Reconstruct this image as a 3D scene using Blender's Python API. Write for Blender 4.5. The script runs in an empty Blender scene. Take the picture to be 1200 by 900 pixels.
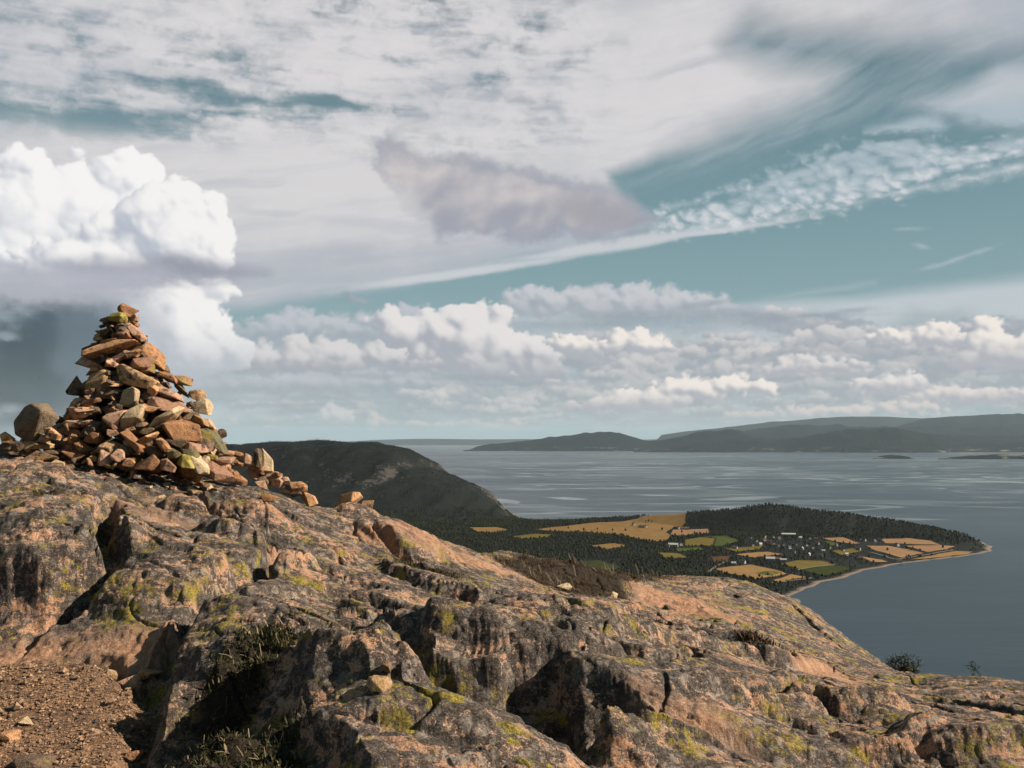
import bpy, bmesh, math, random
import numpy as np
from mathutils import Vector, Matrix, Euler, geometry

random.seed(7)
RS = np.random.RandomState(11)
scene = bpy.context.scene
COL = scene.collection

# ------------------------------------------------------------------ camera
F = 1178.0                       # focal length in photo pixels (1200 x 900)
PITCH = math.atan(67.0 / F)      # eye level falls on photo row 517
cam_d = bpy.data.cameras.new('camera')
cam_d.sensor_width = 36.0
cam_d.lens = F / 1200.0 * 36.0
cam_d.clip_start = 0.1
cam_d.clip_end = 400000.0
cam = bpy.data.objects.new('camera', cam_d)
COL.objects.link(cam)
cam.location = (0, 0, 0)
cam.rotation_euler = (math.pi / 2 + PITCH, 0, 0)
scene.camera = cam


def ray(px, py):
    """direction of a photo pixel"""
    a = (px - 600.0) / F
    b = (450.0 - py) / F
    c, s = math.cos(PITCH), math.sin(PITCH)
    return np.array([a, c - b * s, s + b * c])


def at(px, py, depth):
    """point seen at a photo pixel, at a distance `depth` along +Y"""
    d = ray(px, py)
    return d * (depth / d[1])


def azel(px, py):
    d = ray(px, py)
    return math.atan2(d[0], d[1]), math.atan2(d[2], math.hypot(d[0], d[1]))


# ------------------------------------------------------------------ render settings, exposure
EXPO = 1.25
scene.view_settings.view_transform = 'Standard'
scene.view_settings.look = 'None'
scene.view_settings.exposure = EXPO
scene.view_settings.gamma = 1.0
scene.render.engine = 'CYCLES'
cy = scene.cycles
cy.use_denoising = True
try:
    cy.denoiser = 'OPENIMAGEDENOISE'
except Exception:
    pass
cy.use_adaptive_sampling = True
cy.adaptive_threshold = 0.02
cy.max_bounces = 6
cy.diffuse_bounces = 2
cy.glossy_bounces = 2
cy.transmission_bounces = 2
cy.transparent_max_bounces = 6
cy.volume_bounces = 0
cy.caustics_reflective = False
cy.caustics_refractive = False

# ------------------------------------------------------------------ sun
SUN_AZ, SUN_EL = math.radians(98), math.radians(33)
sun_dir = Vector((math.sin(SUN_AZ) * math.cos(SUN_EL), math.cos(SUN_AZ) * math.cos(SUN_EL), math.sin(SUN_EL)))
sd = bpy.data.lights.new('sun', 'SUN')
sd.energy = 5.0
sd.angle = math.radians(0.5)
sd.color = (1.0, 0.85, 0.67)
sun = bpy.data.objects.new('sun', sd)
COL.objects.link(sun)
sun.rotation_euler = sun_dir.to_track_quat('Z', 'Y').to_euler()

# ------------------------------------------------------------------ world: Nishita sky with clouds
world = bpy.data.worlds.new('World')
scene.world = world
world.use_nodes = True
WT = world.node_tree
WT.nodes.clear()
HAZE = 0.57e-5

# ------------------------------------------------------------------ numeric noise
_PERM = np.random.RandomState(4).permutation(256).astype(np.int32)
_P2 = np.concatenate([_PERM, _PERM]).astype(np.int32)
_WX = np.random.RandomState(5).rand(256).astype(np.float32)
_WY = np.random.RandomState(6).rand(256).astype(np.float32)
_GA = np.random.RandomState(7).rand(256) * 2 * np.pi
_GX, _GY = np.cos(_GA).astype(np.float32), np.sin(_GA).astype(np.float32)


def perlin(x, y, seed=0):
    """gradient noise, about -0.7..0.7"""
    x0, y0 = np.floor(x), np.floor(y)
    fx, fy = (x - x0).astype(np.float32), (y - y0).astype(np.float32)
    ix = (x0.astype(np.int32) + seed * 37) & 255
    iy = (y0.astype(np.int32) + seed * 101) & 255
    u = fx * fx * fx * (fx * (fx * 6 - 15) + 10)
    v = fy * fy * fy * (fy * (fy * 6 - 15) + 10)
    pa, pb = _PERM[ix], _PERM[(ix + 1) & 255]
    h00, h01, h10, h11 = _P2[pa + iy], _P2[pa + ((iy + 1) & 255)], _P2[pb + iy], _P2[pb + ((iy + 1) & 255)]
    n00 = _GX[h00] * fx + _GY[h00] * fy
    n10 = _GX[h10] * (fx - 1) + _GY[h10] * fy
    n01 = _GX[h01] * fx + _GY[h01] * (fy - 1)
    n11 = _GX[h11] * (fx - 1) + _GY[h11] * (fy - 1)
    a = n00 + u * (n10 - n00)
    return a + v * (n01 + u * (n11 - n01) - a)


def fbm(x, y, octv=5, seed=0, gain=0.5, lac=2.03):
    a, s, t = 1.0, 0.0, 0.0
    for o in range(octv):
        s = s + a * perlin(x, y, seed + o * 17)
        t += a
        x, y, a = x * lac + 13.7, y * lac - 7.3, a * gain
    return s / t * 1.6                         # about -1..1


def ridged(x, y, octv=5, seed=0, gain=0.5, lac=2.07):
    a, s, t = 1.0, 0.0, 0.0
    for o in range(octv):
        s = s + a * (1 - 2.0 * np.abs(perlin(x, y, seed + o * 17)))
        t += a
        x, y, a = x * lac + 5.1, y * lac + 9.2, a * gain
    return s / t


def worley(x, y, seed=0, jit=0.9):
    """distances to the two nearest feature points and a random tone (0..1) of the nearest"""
    gx, gy = np.floor(x), np.floor(y)
    fx, fy = (x - gx).astype(np.float32), (y - gy).astype(np.float32)
    ix = (gx.astype(np.int32) + seed * 37) & 255
    iy = (gy.astype(np.int32) + seed * 101) & 255
    f1 = np.full(x.shape, 9.0, np.float32)
    f2 = np.full(x.shape, 9.0, np.float32)
    tone = np.zeros(x.shape, np.float32)
    for dx in (-1, 0, 1):
        pa = _PERM[(ix + dx) & 255]
        for dy in (-1, 0, 1):
            h = _P2[pa + ((iy + dy) & 255)]
            ex = fx - (dx + 0.5 + jit * (_WX[h] - 0.5))
            ey = fy - (dy + 0.5 + jit * (_WY[h] - 0.5))
            d = np.sqrt(ex * ex + ey * ey)
            near = d < f1
            f2 = np.where(near, f1, np.minimum(f2, d))
            tone = np.where(near, h / np.float32(255), tone)
            f1 = np.where(near, d, f1)
    return f1, f2, tone


def ss(x, lo, hi):
    t = np.clip((x - lo) / (hi - lo), 0, 1)
    return t * t * (3 - 2 * t)


def blur(a, r):
    """three box passes, about a gaussian of sigma r"""
    w = max(1, int(round(r)))
    for _ in range(3):
        for ax in (0, 1):
            pad = [(w + 1, w) if i == ax else (0, 0) for i in range(a.ndim)]
            c = np.cumsum(np.pad(a, pad, mode='edge'), axis=ax, dtype=np.float64)
            n = a.shape[ax]
            hi = np.take(c, range(2 * w + 1, 2 * w + 1 + n), axis=ax)
            lo = np.take(c, range(0, n), axis=ax)
            a = ((hi - lo) / (2 * w + 1)).astype(np.float32)
    return a


def srgb(r, g, b):
    f = lambda c: (c / 255.0 / 12.92) if c <= 10 else ((c / 255.0 + 0.055) / 1.055) ** 2.4
    return np.array([f(r), f(g), f(b)], np.float32)

# ------------------------------------------------------------------ clouds, computed over azimuth and elevation
class Sky:
    """a patch of sky: u, v are azimuth and elevation in units of one photo pixel"""

    def __init__(self, u0, u1, v0, v1, res):
        self.res, self.u0, self.v1 = res, u0, v1
        nx, ny = int((u1 - u0) * res), int((v1 - v0) * res)
        self.nx, self.ny = nx, ny
        uu = u0 + (np.arange(nx) + 0.5) / res
        vv = v1 - (np.arange(ny) + 0.5) / res
        self.U, self.V = np.meshgrid(uu.astype(np.float32), vv.astype(np.float32))
        self.rgb = np.zeros((ny, nx, 3), np.float32)

    def over(self, a, c):
        a = np.clip(a, 0, 1)[..., None]
        self.rgb = self.rgb * (1 - a) + a * c


def ell_list(U, V, lst):
    """1 at the core, 0 at the rim of a union of ellipses given in photo pixels (px, py, rx, ry, turn)"""
    r = np.full(U.shape, -9.0, np.float32)
    for (px, py, rx, ry, rot) in lst:
        a, e = azel(px, py)
        c, s = math.cos(math.radians(rot)), math.sin(math.radians(rot))
        du, dv = U - a * F, V - e * F
        p, q = (du * c + dv * s) / rx, (dv * c - du * s) / ry
        x = 1 - np.sqrt(p * p + q * q)
        k = 0.18
        h = np.clip(0.5 + 0.5 * (r - x) / k, 0, 1)
        r = x + (r - x) * h + k * h * (1 - h)
    return r


def lerp(f, a, b):
    f = np.clip(f, 0, 1)[..., None]
    return a * (1 - f) + b * f


def to_uv(pts):
    return [(azel(x, y)[0] * F, azel(x, y)[1] * F) for x, y in pts]


def poly_sdf(U, V, pts):
    """signed distance in photo pixels to a polygon given in photo pixels, positive inside"""
    q = to_uv(pts)
    d2 = np.full(U.shape, 1e9, np.float32)
    ins = np.zeros(U.shape, bool)
    for i in range(len(q)):
        (x0, y0), (x1, y1) = q[i], q[(i + 1) % len(q)]
        ex, ey = x1 - x0, y1 - y0
        t = np.clip(((U - x0) * ex + (V - y0) * ey) / (ex * ex + ey * ey + 1e-9), 0, 1)
        d2 = np.minimum(d2, (U - x0 - t * ex) ** 2 + (V - y0 - t * ey) ** 2)
        if y0 != y1:
            c = ((V >= y0) != (V >= y1)) & (U < x0 + (V - y0) * ex / (ey + 1e-9))
            ins ^= c
    return np.where(ins, 1.0, -1.0) * np.sqrt(d2)


LIT = np.array([0.70, 0.62, 0.36])


def cumulus(sk, shape, seed, hi, lo, R=24.0, base_y=None, base_soft=26.0, soft=1.6, amp=1.0, relief=1.0, gain=0.5, basecol=None, opacity=1.0, wisp=0.5, lift=0.0, gamma=1.0):
    """a heap of rounded billows over an outline (polygon, or list of ellipses); lit over its relief"""
    poly = len(shape[0]) == 2
    if poly:
        q = to_uv(shape)
        xs, ys = [p[0] for p in q], [p[1] for p in q]
        box = (min(xs), max(xs), min(ys), max(ys))
    else:
        q = to_uv([(e[0], e[1]) for e in shape])
        m_ = [max(e[2], e[3]) for e in shape]
        box = (min(p[0] - m for p, m in zip(q, m_)), max(p[0] + m for p, m in zip(q, m_)), min(p[1] - m for p, m in zip(q, m_)), max(p[1] + m for p, m in zip(q, m_)))
    pad = 14 + R
    i0, i1 = max(0, int((box[0] - pad - sk.u0) * sk.res)), min(sk.nx, int((box[1] + pad - sk.u0) * sk.res))
    j0, j1 = max(0, int((sk.v1 - box[3] - pad) * sk.res)), min(sk.ny, int((sk.v1 - box[2] + pad) * sk.res))
    if i1 - i0 < 8 or j1 - j0 < 8:
        return
    U, V = sk.U[j0:j1, i0:i1], sk.V[j0:j1, i0:i1]
    w1 = fbm(U / (R * 1.6), V / (R * 1.6), 4, seed, 0.55)
    w2 = fbm(U / (R * 1.6) + 31, V / (R * 1.6) + 17, 4, seed + 1, 0.55)
    X, Y = U + w1 * R * 0.32, V + w2 * R * 0.32
    m = poly_sdf(X, Y, shape) if poly else ell_list(X, Y, shape) * R
    tall = 0.0
    s, A, k = R * 1.5, 0.62, 0
    h2 = 0.0
    while s > 2.2 / min(sk.res, 1.0) and k < 6:
        f1, f2, _ = worley(X / s + 3.1 * k + seed, Y / (s * 0.85) - 1.7 * k, seed + 11 * k, 0.85)
        pf = 1 - np.minimum(1.0, f1 * f1 * 1.9)
        h2 = h2 + A * s * (pf - 0.55)
        s, A, k = s * 0.52, A * (0.62 + gain * 0.5), k + 1
        X, Y = X + w2 * s * 0.5, Y + w1 * s * 0.5
    h = m + 0.62 * amp * h2
    fz = fbm(U / 9, V / 7, 4, seed + 5, 0.62)
    hz = h + fz * 3.2 * wisp
    t = np.clip(h / (R * 1.7), 0, 1)
    Z = R * 1.1 * np.sqrt(np.maximum(1 - (1 - t) ** 2, 0)) + 0.62 * amp * h2 * relief
    Z = blur(Z, 0.7 * sk.res) * sk.res
    out = 0
    for (r, w) in ((0.0, 0.30), (R * 0.12, 0.36), (R * 0.4, 0.34)):
        z = Z if r * sk.res < 0.8 else blur(Z, r * sk.res)
        gy, gx = np.gradient(z)
        nx, ny = -gx, gy
        ln = np.sqrt(nx * nx + ny * ny + 1.0)
        out = out + w * np.clip(((nx * LIT[0] + ny * LIT[1] + LIT[2]) / ln + 0.55) / 1.4, 0, 1)
    cav = np.clip((Z - blur(Z, max(1, R * 0.3 * sk.res))) / (R * 0.35 * sk.res), -1, 1)
    lit = ss(out + 0.13 * cav + lift, 0.26, 0.86) ** gamma
    lit = blur(lit, max(1, 0.6 * sk.res))
    c = lerp(lit, lo, hi)
    a = ss(hz, -soft * 0.6, soft * 1.8)
    if base_y is not None:
        _, e = azel(600, base_y)
        bt = (V - e * F + fz * 4 + w1 * 6) / base_soft
        c = lerp(ss(bt, 0.0, 1.0), lo if basecol is None else basecol, c)
        a = a * ss(bt, -0.35, 0.12)
    a = np.clip(a * opacity, 0, 1)[..., None]
    sk.rgb[j0:j1, i0:i1] = sk.rgb[j0:j1, i0:i1] * (1 - a) + a * c


def paint_sky(sk):
    U, V = sk.U, sk.V
    n1 = fbm(U / 110, V / 110, 6, 1, 0.55)
    n2 = fbm(U / 110 + 9, V / 110 - 4, 6, 2, 0.55)
    st = fbm(U / 190 + 0.4 * n1, V / 42 + 0.3 * n2, 7, 3, 0.6)              # layered
    sl = fbm((U + 2.2 * V) / 260, (V - 0.20 * U) / 34, 7, 4, 0.6)           # layered along the drift of the high cloud
    fine = fbm(U / 24 + n1, V / 13, 5, 5, 0.62)
    UW, VW = U + 40 * n1, V + 26 * n2
    # clear air, deeper with height
    t = np.clip(V / 520.0, 0, 1)[..., None]
    low, mid, high = srgb(152, 180, 186), srgb(114, 147, 156), srgb(68, 101, 114)
    sk.rgb = np.where(t < 0.5, low * (1 - 2 * t) + mid * 2 * t, mid * (2 - 2 * t) + high * (2 * t - 1)).astype(np.float32)
    # ---- the high sheet
    shp = [(-400, -420), (1400, -420), (1400, 40), (1180, 62), (1080, 52), (960, 40), (875, 34), (850, 52), (905, 74), (985, 82), (965, 108), (890, 138), (830, 164), (770, 182), (715, 204), (720, 232), (775, 262), (700, 288), (620, 304), (560, 316), (480, 332), (400, 346), (330, 358), (240, 366), (-400, 390)]
    sd_ = poly_sdf(U + 16 * n1 + 12 * sl, V + 7 * n2 + 6 * sl, shp)
    soft_ = 12 + 28 * ss(U, azel(700, 200)[0] * F, azel(950, 100)[0] * F)
    a = ss(sd_ / soft_, -0.8, 1.0)
    grey = poly_sdf(U + 20 * n1 + 16 * sl, V + 8 * n2, [(700, 215), (790, 178), (900, 130), (850, 40), (960, 30), (1090, 50), (1180, 90), (1140, 140), (1050, 130), (960, 165), (860, 195), (760, 215)])
    stz = fbm((U + 0.5 * V) / 150 + 0.5 * n2, (V - 0.42 * U) / 20 + 0.6 * n1, 6, 54, 0.62)
    sk.over(ss(grey + 10 * stz, -20, 30) * np.clip(0.26 + 0.5 * stz + 0.15 * n1, 0, 0.8), srgb(176, 188, 195))
    rt = poly_sdf(U + 14 * n1 + 8 * fine, V + 7 * n2, [(1060, 118), (1130, 100), (1170, 70), (1400, 40), (1400, 160), (1180, 150), (1110, 135)])
    sk.over(ss(rt + 14 * sl, -14, 26) * 0.85, srgb(196, 201, 207))
    hu, hv = U + 46 * n2 + 14 * fine, V + 16 * n1 + 5 * fine
    holes = ell_list(hu, hv, [(30, 124, 130, 26, 2), (110, 146, 140, 28, 3), (20, 160, 90, 26, 0), (300, 114, 170, 14, -2), (395, 116, 90, 11, -8), (60, 60, 70, 20, 20), (130, 62, 70, 14, 18), (250, 38, 70, 12, 0), (400, -2, 70, 20, 0), (310, -4, 50, 12, 0),
                              (525, 4, 80, 30, -8), (560, 92, 60, 16, 6), (640, 36, 50, 26, 40), (470, 72, 60, 10, 0), (240, 66, 90, 11, 8), (20, 186, 90, 18, -6), (290, 132, 90, 8, 0), (190, 96, 90, 12, 10), (590, 50, 110, 22, 0), (350, 84, 100, 9, 0), (690, 60, 60, 16, 10), (20, 20, 90, 14, 4)])
    puff = fbm(U / 62 + 0.9 * n2, V / 34 + 0.5 * n1, 6, 51, 0.6)
    str2 = fbm((U - 1.4 * V) / 120 + 0.5 * n1, (V + 0.06 * U) / 15 + 0.4 * n2, 5, 52, 0.6)
    gapz = ss(V, azel(300, 200)[1] * F, azel(300, 150)[1] * F) * ss(U, azel(790, 60)[0] * F, azel(600, 60)[0] * F)
    lz = ell_list(UW, VW, [(20, 128, 210, 38, 2), (170, 140, 170, 26, 4), (330, 112, 170, 14, -2)])
    hole = ss(0.70 * holes + 0.75 * puff + 0.60 * str2 + 0.42 * fine + 0.75 * np.clip(lz, -0.3, 1), -0.1, 1.2) * gapz
    thin = ss(0.6 * puff + 0.7 * str2 + 0.3 * fine, -0.2, 1.0) * gapz
    a = a * (1 - 0.92 * hole) * (1 - 0.30 * thin)
    thick = ss(0.6 * n2 + 0.55 * sl + 0.25 * st + 1.0 * ell_list(U, V, [(330, 200, 300, 70, 6), (420, 40, 300, 60, 0), (760, 110, 240, 70, 14)]) + 0.35, -0.75, 0.85)
    c = lerp(thick, srgb(174, 181, 190), srgb(214, 213, 214))
    c = lerp(0.55 * ss(-puff - 0.5 * str2, -0.1, 0.8) * gapz, c, srgb(226, 225, 225))
    c = lerp(0.7 * ss(puff + 0.6 * str2 - 0.3 * fine, -0.1, 0.75) * gapz, c, srgb(156, 167, 179))
    c = lerp(ss(fine + st, 0.0, 1.2) * 0.4 * ss(V, azel(600, 200)[1] * F, azel(600, 100)[1] * F), c, srgb(178, 187, 196))
    sk.over(a, c)
    g2 = ell_list(U + 40 * n1, V + 10 * st, [(420, 262, 120, 12, 0), (330, 300, 200, 16, 4), (480, 300, 130, 8, 8), (310, 250, 60, 8, 0)])
    sk.over(0.35 * ss(g2 + 0.4 * st, 0, 0.8), srgb(172, 178, 190))
    lowz = 1 - gapz
    bnd = fbm((U + 0.6 * V) / 300 + 0.3 * n1, (V - 0.16 * U) / 22 + 0.4 * n2, 5, 53, 0.55)
    sk.over(0.6 * ss(bnd, 0.05, 0.8) * lowz * a, srgb(176, 181, 192))
    sk.over(0.35 * ss(-bnd, 0.05, 0.8) * lowz * a, srgb(224, 223, 222))
    # ---- tongues beneath it
    ton = ell_list(U + 14 * n1, V + 4 * st, [(830, 271, 150, 6, 5), (720, 287, 200, 9, 8), (560, 318, 200, 8, 9)])
    sk.over(0.85 * ss(ton + 0.25 * sl + 0.1 * fine, -0.02, 0.7), srgb(204, 208, 212))
    # ---- white veil low on the right
    vd = poly_sdf(U + 20 * n1, V + 5 * st + 4 * sl, [(860, 356), (930, 344), (1030, 330), (900, 350), (1000, 346), (1110, 330), (1400, 296), (1400, 400), (900, 400), (840, 372)])
    sk.over(0.85 * ss(vd + 6 * sl, -5, 16), srgb(194, 202, 208))
    # ---- rippled altocumulus band
    rip = fbm((U + V * 1.3) / 26 + 1.6 * n1 + 0.5 * fine, (V - 0.25 * U) / 24 + 0.9 * n2, 5, 6, 0.6)
    cell = 1 - worley((U + 0.9 * V) / 17 + 1.1 * n1 + 0.3 * fine, (V - 0.25 * U) / 11 + 0.9 * n2, 8)[0]
    bd = poly_sdf(U + 10 * n2, V + 5 * n1, [(762, 256), (840, 232), (900, 205), (960, 182), (1020, 164), (1080, 164), (1140, 172), (1200, 176), (1150, 200), (1060, 222), (960, 246), (860, 262), (780, 272)])
    bd2 = poly_sdf(U + 10 * n2, V + 3 * n1, [(762, 262), (860, 258), (960, 242), (1060, 219), (1190, 190), (1260, 172), (1260, 186), (1180, 206), (1060, 230), (940, 254), (860, 268), (762, 272)])
    hd = poly_sdf(U + 12 * n2 + 5 * fine, V + 5 * n1 + 3 * fine, [(1010, 152), (1050, 142), (1085, 134), (1100, 136), (1116, 148), (1108, 156), (1060, 158)])
    hd2 = poly_sdf(U + 12 * n2 + 5 * fine, V + 5 * n1 + 3 * fine, [(1105, 130), (1150, 118), (1260, 100), (1260, 150), (1150, 144)])
    hd3 = poly_sdf(U + 8 * n2 + 4 * fine, V + 4 * n1 + 3 * fine, [(1152, 172), (1180, 162), (1260, 158), (1260, 184), (1170, 182)])
    b = 0.9 * ss(np.minimum(bd / 14, 0.75) + 1.25 * rip + 1.5 * (cell - 0.55) + 0.4 * fine + 0.05, -0.55, 1.15)
    b = np.maximum(b, 0.85 * ss(bd2 / 9 + 0.6 * fine + 0.5 * sl + 0.4 * rip, -0.7, 1.3))
    for hh in (hd, hd2, hd3):
        b = np.maximum(b, 0.92 * ss(hh / 10 + 0.7 * fine + 0.5 * rip, -0.7, 1.1))
    spk = ell_list(U, V, [(840, 226, 90, 12, 14), (940, 186, 90, 12, 18), (800, 240, 60, 10, 10)])
    b = np.maximum(b, 0.6 * ss(spk + 0.9 * rip + 0.6 * fine - 0.35, 0, 0.8))
    sk.over(b, lerp(ss(rip + 0.9 * (cell - 0.55) + 0.4 * fine + 0.02 * bd2, -0.6, 0.8), srgb(170, 186, 195), srgb(222, 224, 226)))
    w = ell_list(U + 10 * n2, V + 4 * st, [(1120, 303, 60, 4, 14), (1078, 288, 14, 4, -20), (1065, 268, 24, 3, 0)])
    sk.over(0.4 * ss(w + 0.5 * fine, 0, 1), srgb(190, 202, 206))
    # ---- dark curtain at the left
    dk = ell_list(UW, VW, [(20, 420, 150, 92, 0), (-80, 430, 200, 120, 0), (95, 400, 70, 70, -20), (50, 470, 140, 40, 0)])
    drk = ss(dk + 0.25 * n1 + 0.1 * fine, -0.02, 0.36)
    sk.over(drk * 0.97, lerp(ss(n2 + 0.6 * st + (V - 140) / 160, -0.7, 0.7), srgb(92, 113, 123), srgb(72, 93, 103)))
    # ---- grey-blue layer behind the cumulus banks
    fm = poly_sdf(UW, VW, [(60, 400), (200, 440), (255, 400), (330, 372), (440, 372), (560, 360), (700, 348), (840, 352), (900, 360), (1400, 356), (1400, 508), (60, 508)])
    bank = ss(fm + 10 * st, -6, 22)
    sk.over(0.92 * bank, lerp(ss(st + 0.3 * n2 + 0.3 * fine, -0.5, 0.6), srgb(150, 166, 176), srgb(190, 198, 204)))
    hi, lo = srgb(222, 217, 214), srgb(152, 160, 172)
    # far rows, tiny
    rs = np.random.RandomState(5)
    for k, (y, n, r0, r1, x0, x1) in enumerate(((388, 16, 8, 18, 900, 1240), (400, 26, 8, 20, 820, 1240), (412, 36, 8, 22, 640, 1240), (424, 40, 8, 22, 640, 1240), (436, 46, 8, 20, 600, 1240), (448, 50, 7, 18, 560, 1240), (458, 50, 6, 16, 540, 1240), (468, 56, 6, 14, 480, 1240), (477, 60, 5, 12, 280, 1240), (486, 64, 4, 9, 260, 1240), (494, 60, 3, 7, 260, 1240), (502, 60, 2.5, 5, 260, 1240))):
        far = float(ss(np.float32(y), 400, 500))
        h_, l_ = hi * (1 - 0.3 * far) + srgb(184, 190, 195) * 0.3 * far, lo * (1 - 0.5 * far) + srgb(160, 178, 186) * 0.5 * far
        x = None
        for i in range(n):
            if x is None or rs.rand() < 0.5:
                x = rs.uniform(x0, x1)
            else:
                x += rs.uniform(-1.5, 1.5) * r1
            r = rs.uniform(r0, r1)
            yy = y + rs.normal() * r1 * 0.4
            f = rs.uniform(0.2, 1.0)
            cumulus(sk, [(x, yy, r * rs.uniform(1.2, 2.6), r * rs.uniform(0.5, 0.8), rs.normal() * 6), (x + r * rs.normal(), yy - r * 0.3, r * 0.9, r * 0.6, 0)], 100 + k * 70 + i, l_ * (1 - f) + h_ * f, l_, R=max(4.0, r * 0.9), base_y=yy + r * 0.5, base_soft=r * 1.1, soft=2.0, opacity=0.8, wisp=1.0, amp=0.8)
        s2 = ell_list(U + 30 * n1, V + 5 * st, [(rs.uniform(300, 1200), y + rs.uniform(4, 12), rs.uniform(70, 190), rs.uniform(4, 7), rs.normal() * 2) for _ in range(4)])
        sk.over(0.45 * ss(s2 + 0.4 * st + 0.3 * fine, 0, 0.9), lerp(ss(fine, -0.5, 0.5), srgb(142, 157, 168), srgb(160, 172, 181)))
    # ---- milk near the horizon
    sk.over((1 - ss(V + 5 * st, -6, 44)) * 0.55, srgb(160, 180, 188))
    # ---- the grey bar and lilac heads in the middle distance
    cumulus(sk, [(580, 352), (600, 338), (630, 332), (650, 338), (700, 334), (760, 332), (800, 340), (850, 346), (880, 366), (800, 374), (640, 372), (590, 366)], 210, srgb(202, 203, 208), srgb(160, 168, 178), R=16, base_y=378, base_soft=30, soft=4, wisp=1.6, opacity=0.9, amp=0.9, relief=0.6)
    gb = ell_list(U + 24 * n1, V + 6 * st + 3 * fine, [(760, 372, 130, 10, -2), (880, 372, 110, 12, -1), (960, 372, 120, 6, -1), (1010, 366, 40, 6, 4), (690, 380, 90, 9, 0), (830, 356, 50, 7, 6), (420, 350, 22, 8, -30)])
    sk.over(0.85 * ss(gb + 0.45 * fine + 0.3 * st, 0.0, 0.9), lerp(ss(fine + n2, -0.7, 0.7), srgb(136, 149, 160), srgb(164, 172, 181)))
    # ---- banks on the left half
    cumulus(sk, [(262, 384), (300, 372), (340, 362), (380, 364), (410, 374), (440, 366), (470, 356), (500, 360), (500, 400), (262, 404)], 220, srgb(194, 197, 204), srgb(154, 164, 175), R=15, base_y=404, soft=4, wisp=1.6, opacity=0.85, relief=0.6)
    cumulus(sk, [(280, 416), (310, 400), (350, 394), (400, 396), (430, 402), (460, 396), (500, 404), (540, 424), (520, 440), (400, 440), (300, 442), (262, 436)], 221, srgb(213, 211, 212), srgb(160, 166, 177), R=20, base_y=440, soft=2.6, wisp=1.0, relief=0.7)
    cumulus(sk, [(436, 378), (455, 366), (480, 362), (510, 364), (540, 356), (570, 356), (596, 364), (612, 382), (632, 398), (650, 414), (656, 430), (640, 442), (580, 446), (530, 440), (500, 424), (470, 410), (440, 400)], 222, srgb(227, 224, 223), srgb(164, 169, 180), R=26, base_y=446, base_soft=46, soft=2.2, wisp=0.9, relief=0.7)
    cumulus(sk, [(230, 450), (300, 438), (380, 436), (440, 432), (500, 440), (540, 452), (460, 462), (330, 464), (240, 468)], 223, srgb(190, 193, 201), srgb(154, 165, 176), R=14, base_y=466, soft=4, wisp=1.4, opacity=0.85, relief=0.6)
    s3 = ell_list(U + 30 * n1, V + 6 * st, [(560, 444, 110, 7, 0), (430, 440, 90, 6, 0), (390, 466, 130, 5, 0), (640, 450, 80, 6, 0), (360, 474, 100, 4, 0)])
    sk.over(0.6 * ss(s3 + 0.4 * st + 0.3 * fine, 0, 0.9), srgb(146, 158, 170))
    # ---- bright heads further right
    W1, W0 = srgb(240, 233, 226), srgb(170, 174, 184)
    kw = dict(soft=1.7, wisp=0.9, relief=0.9)
    cumulus(sk, [(636, 402), (650, 392), (672, 390), (690, 398), (716, 398), (716, 408), (690, 414), (650, 416)], 230, W1, W0, R=10, base_y=416, base_soft=14, **kw)
    cumulus(sk, [(704, 404), (712, 390), (724, 382), (736, 390), (750, 382), (762, 392), (778, 396), (792, 410), (780, 416), (740, 414), (712, 414)], 231, W1, W0, R=11, base_y=418, base_soft=16, **kw)
    cumulus(sk, [(650, 478), (690, 464), (720, 462), (740, 452), (770, 452), (784, 440), (812, 438), (836, 442), (860, 436), (880, 440), (905, 450), (912, 460), (880, 466), (830, 466), (800, 474), (780, 484), (720, 482)], 232, W1, W0, R=14, base_y=484, base_soft=30, **kw)
    cumulus(sk, [(996, 462), (1000, 446), (1016, 438), (1032, 446), (1040, 440), (1066, 436), (1090, 444), (1104, 456), (1060, 462), (1020, 464)], 233, srgb(228, 224, 222), W0, R=11, base_y=466, base_soft=20, **kw)
    cumulus(sk, [(1010, 396), (1040, 384), (1070, 388), (1086, 376), (1110, 374), (1126, 388), (1150, 404), (1120, 412), (1060, 404)], 234, W1, W0, R=10, base_y=416, base_soft=18, **kw)
    cumulus(sk, [(1130, 400), (1144, 376), (1160, 370), (1176, 378), (1184, 390), (1230, 384), (1260, 400), (1260, 440), (1200, 436), (1150, 436), (1110, 430), (1120, 414)], 235, W1, W0, R=15, base_y=440, base_soft=34, **kw)
    cumulus(sk, [(980, 430, 36, 9, 0), (940, 424, 30, 9, 0), (910, 436, 26, 7, 0)], 236, srgb(222, 217, 215), W0, R=9, base_y=442, base_soft=16, **kw)
    cumulus(sk, [(1120, 462, 44, 9, 0), (1175, 466, 40, 10, 0), (1090, 470, 30, 8, 0)], 238, srgb(226, 218, 213), W0, R=9, base_y=476, base_soft=16, **kw)
    cumulus(sk, [(1060, 478, 40, 8, 0), (960, 484, 60, 8, 0), (880, 488, 40, 6, 0), (1010, 480, 30, 7, 0)], 239, srgb(214, 206, 203), srgb(164, 176, 185), R=8, base_y=496, base_soft=16, **kw)
    cumulus(sk, [(370, 492), (378, 478), (390, 470), (402, 478), (416, 488), (416, 496), (380, 498)], 237, srgb(206, 206, 208), srgb(168, 181, 189), R=9, base_y=500, base_soft=14, opacity=0.85, **kw)
    cumulus(sk, [(428, 500), (430, 482), (438, 478), (446, 488), (456, 494), (470, 496), (490, 490), (506, 496), (560, 492), (580, 500)], 240, srgb(216, 204, 199), srgb(170, 183, 190), R=7, base_y=504, base_soft=12, opacity=0.75, **kw)
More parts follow.
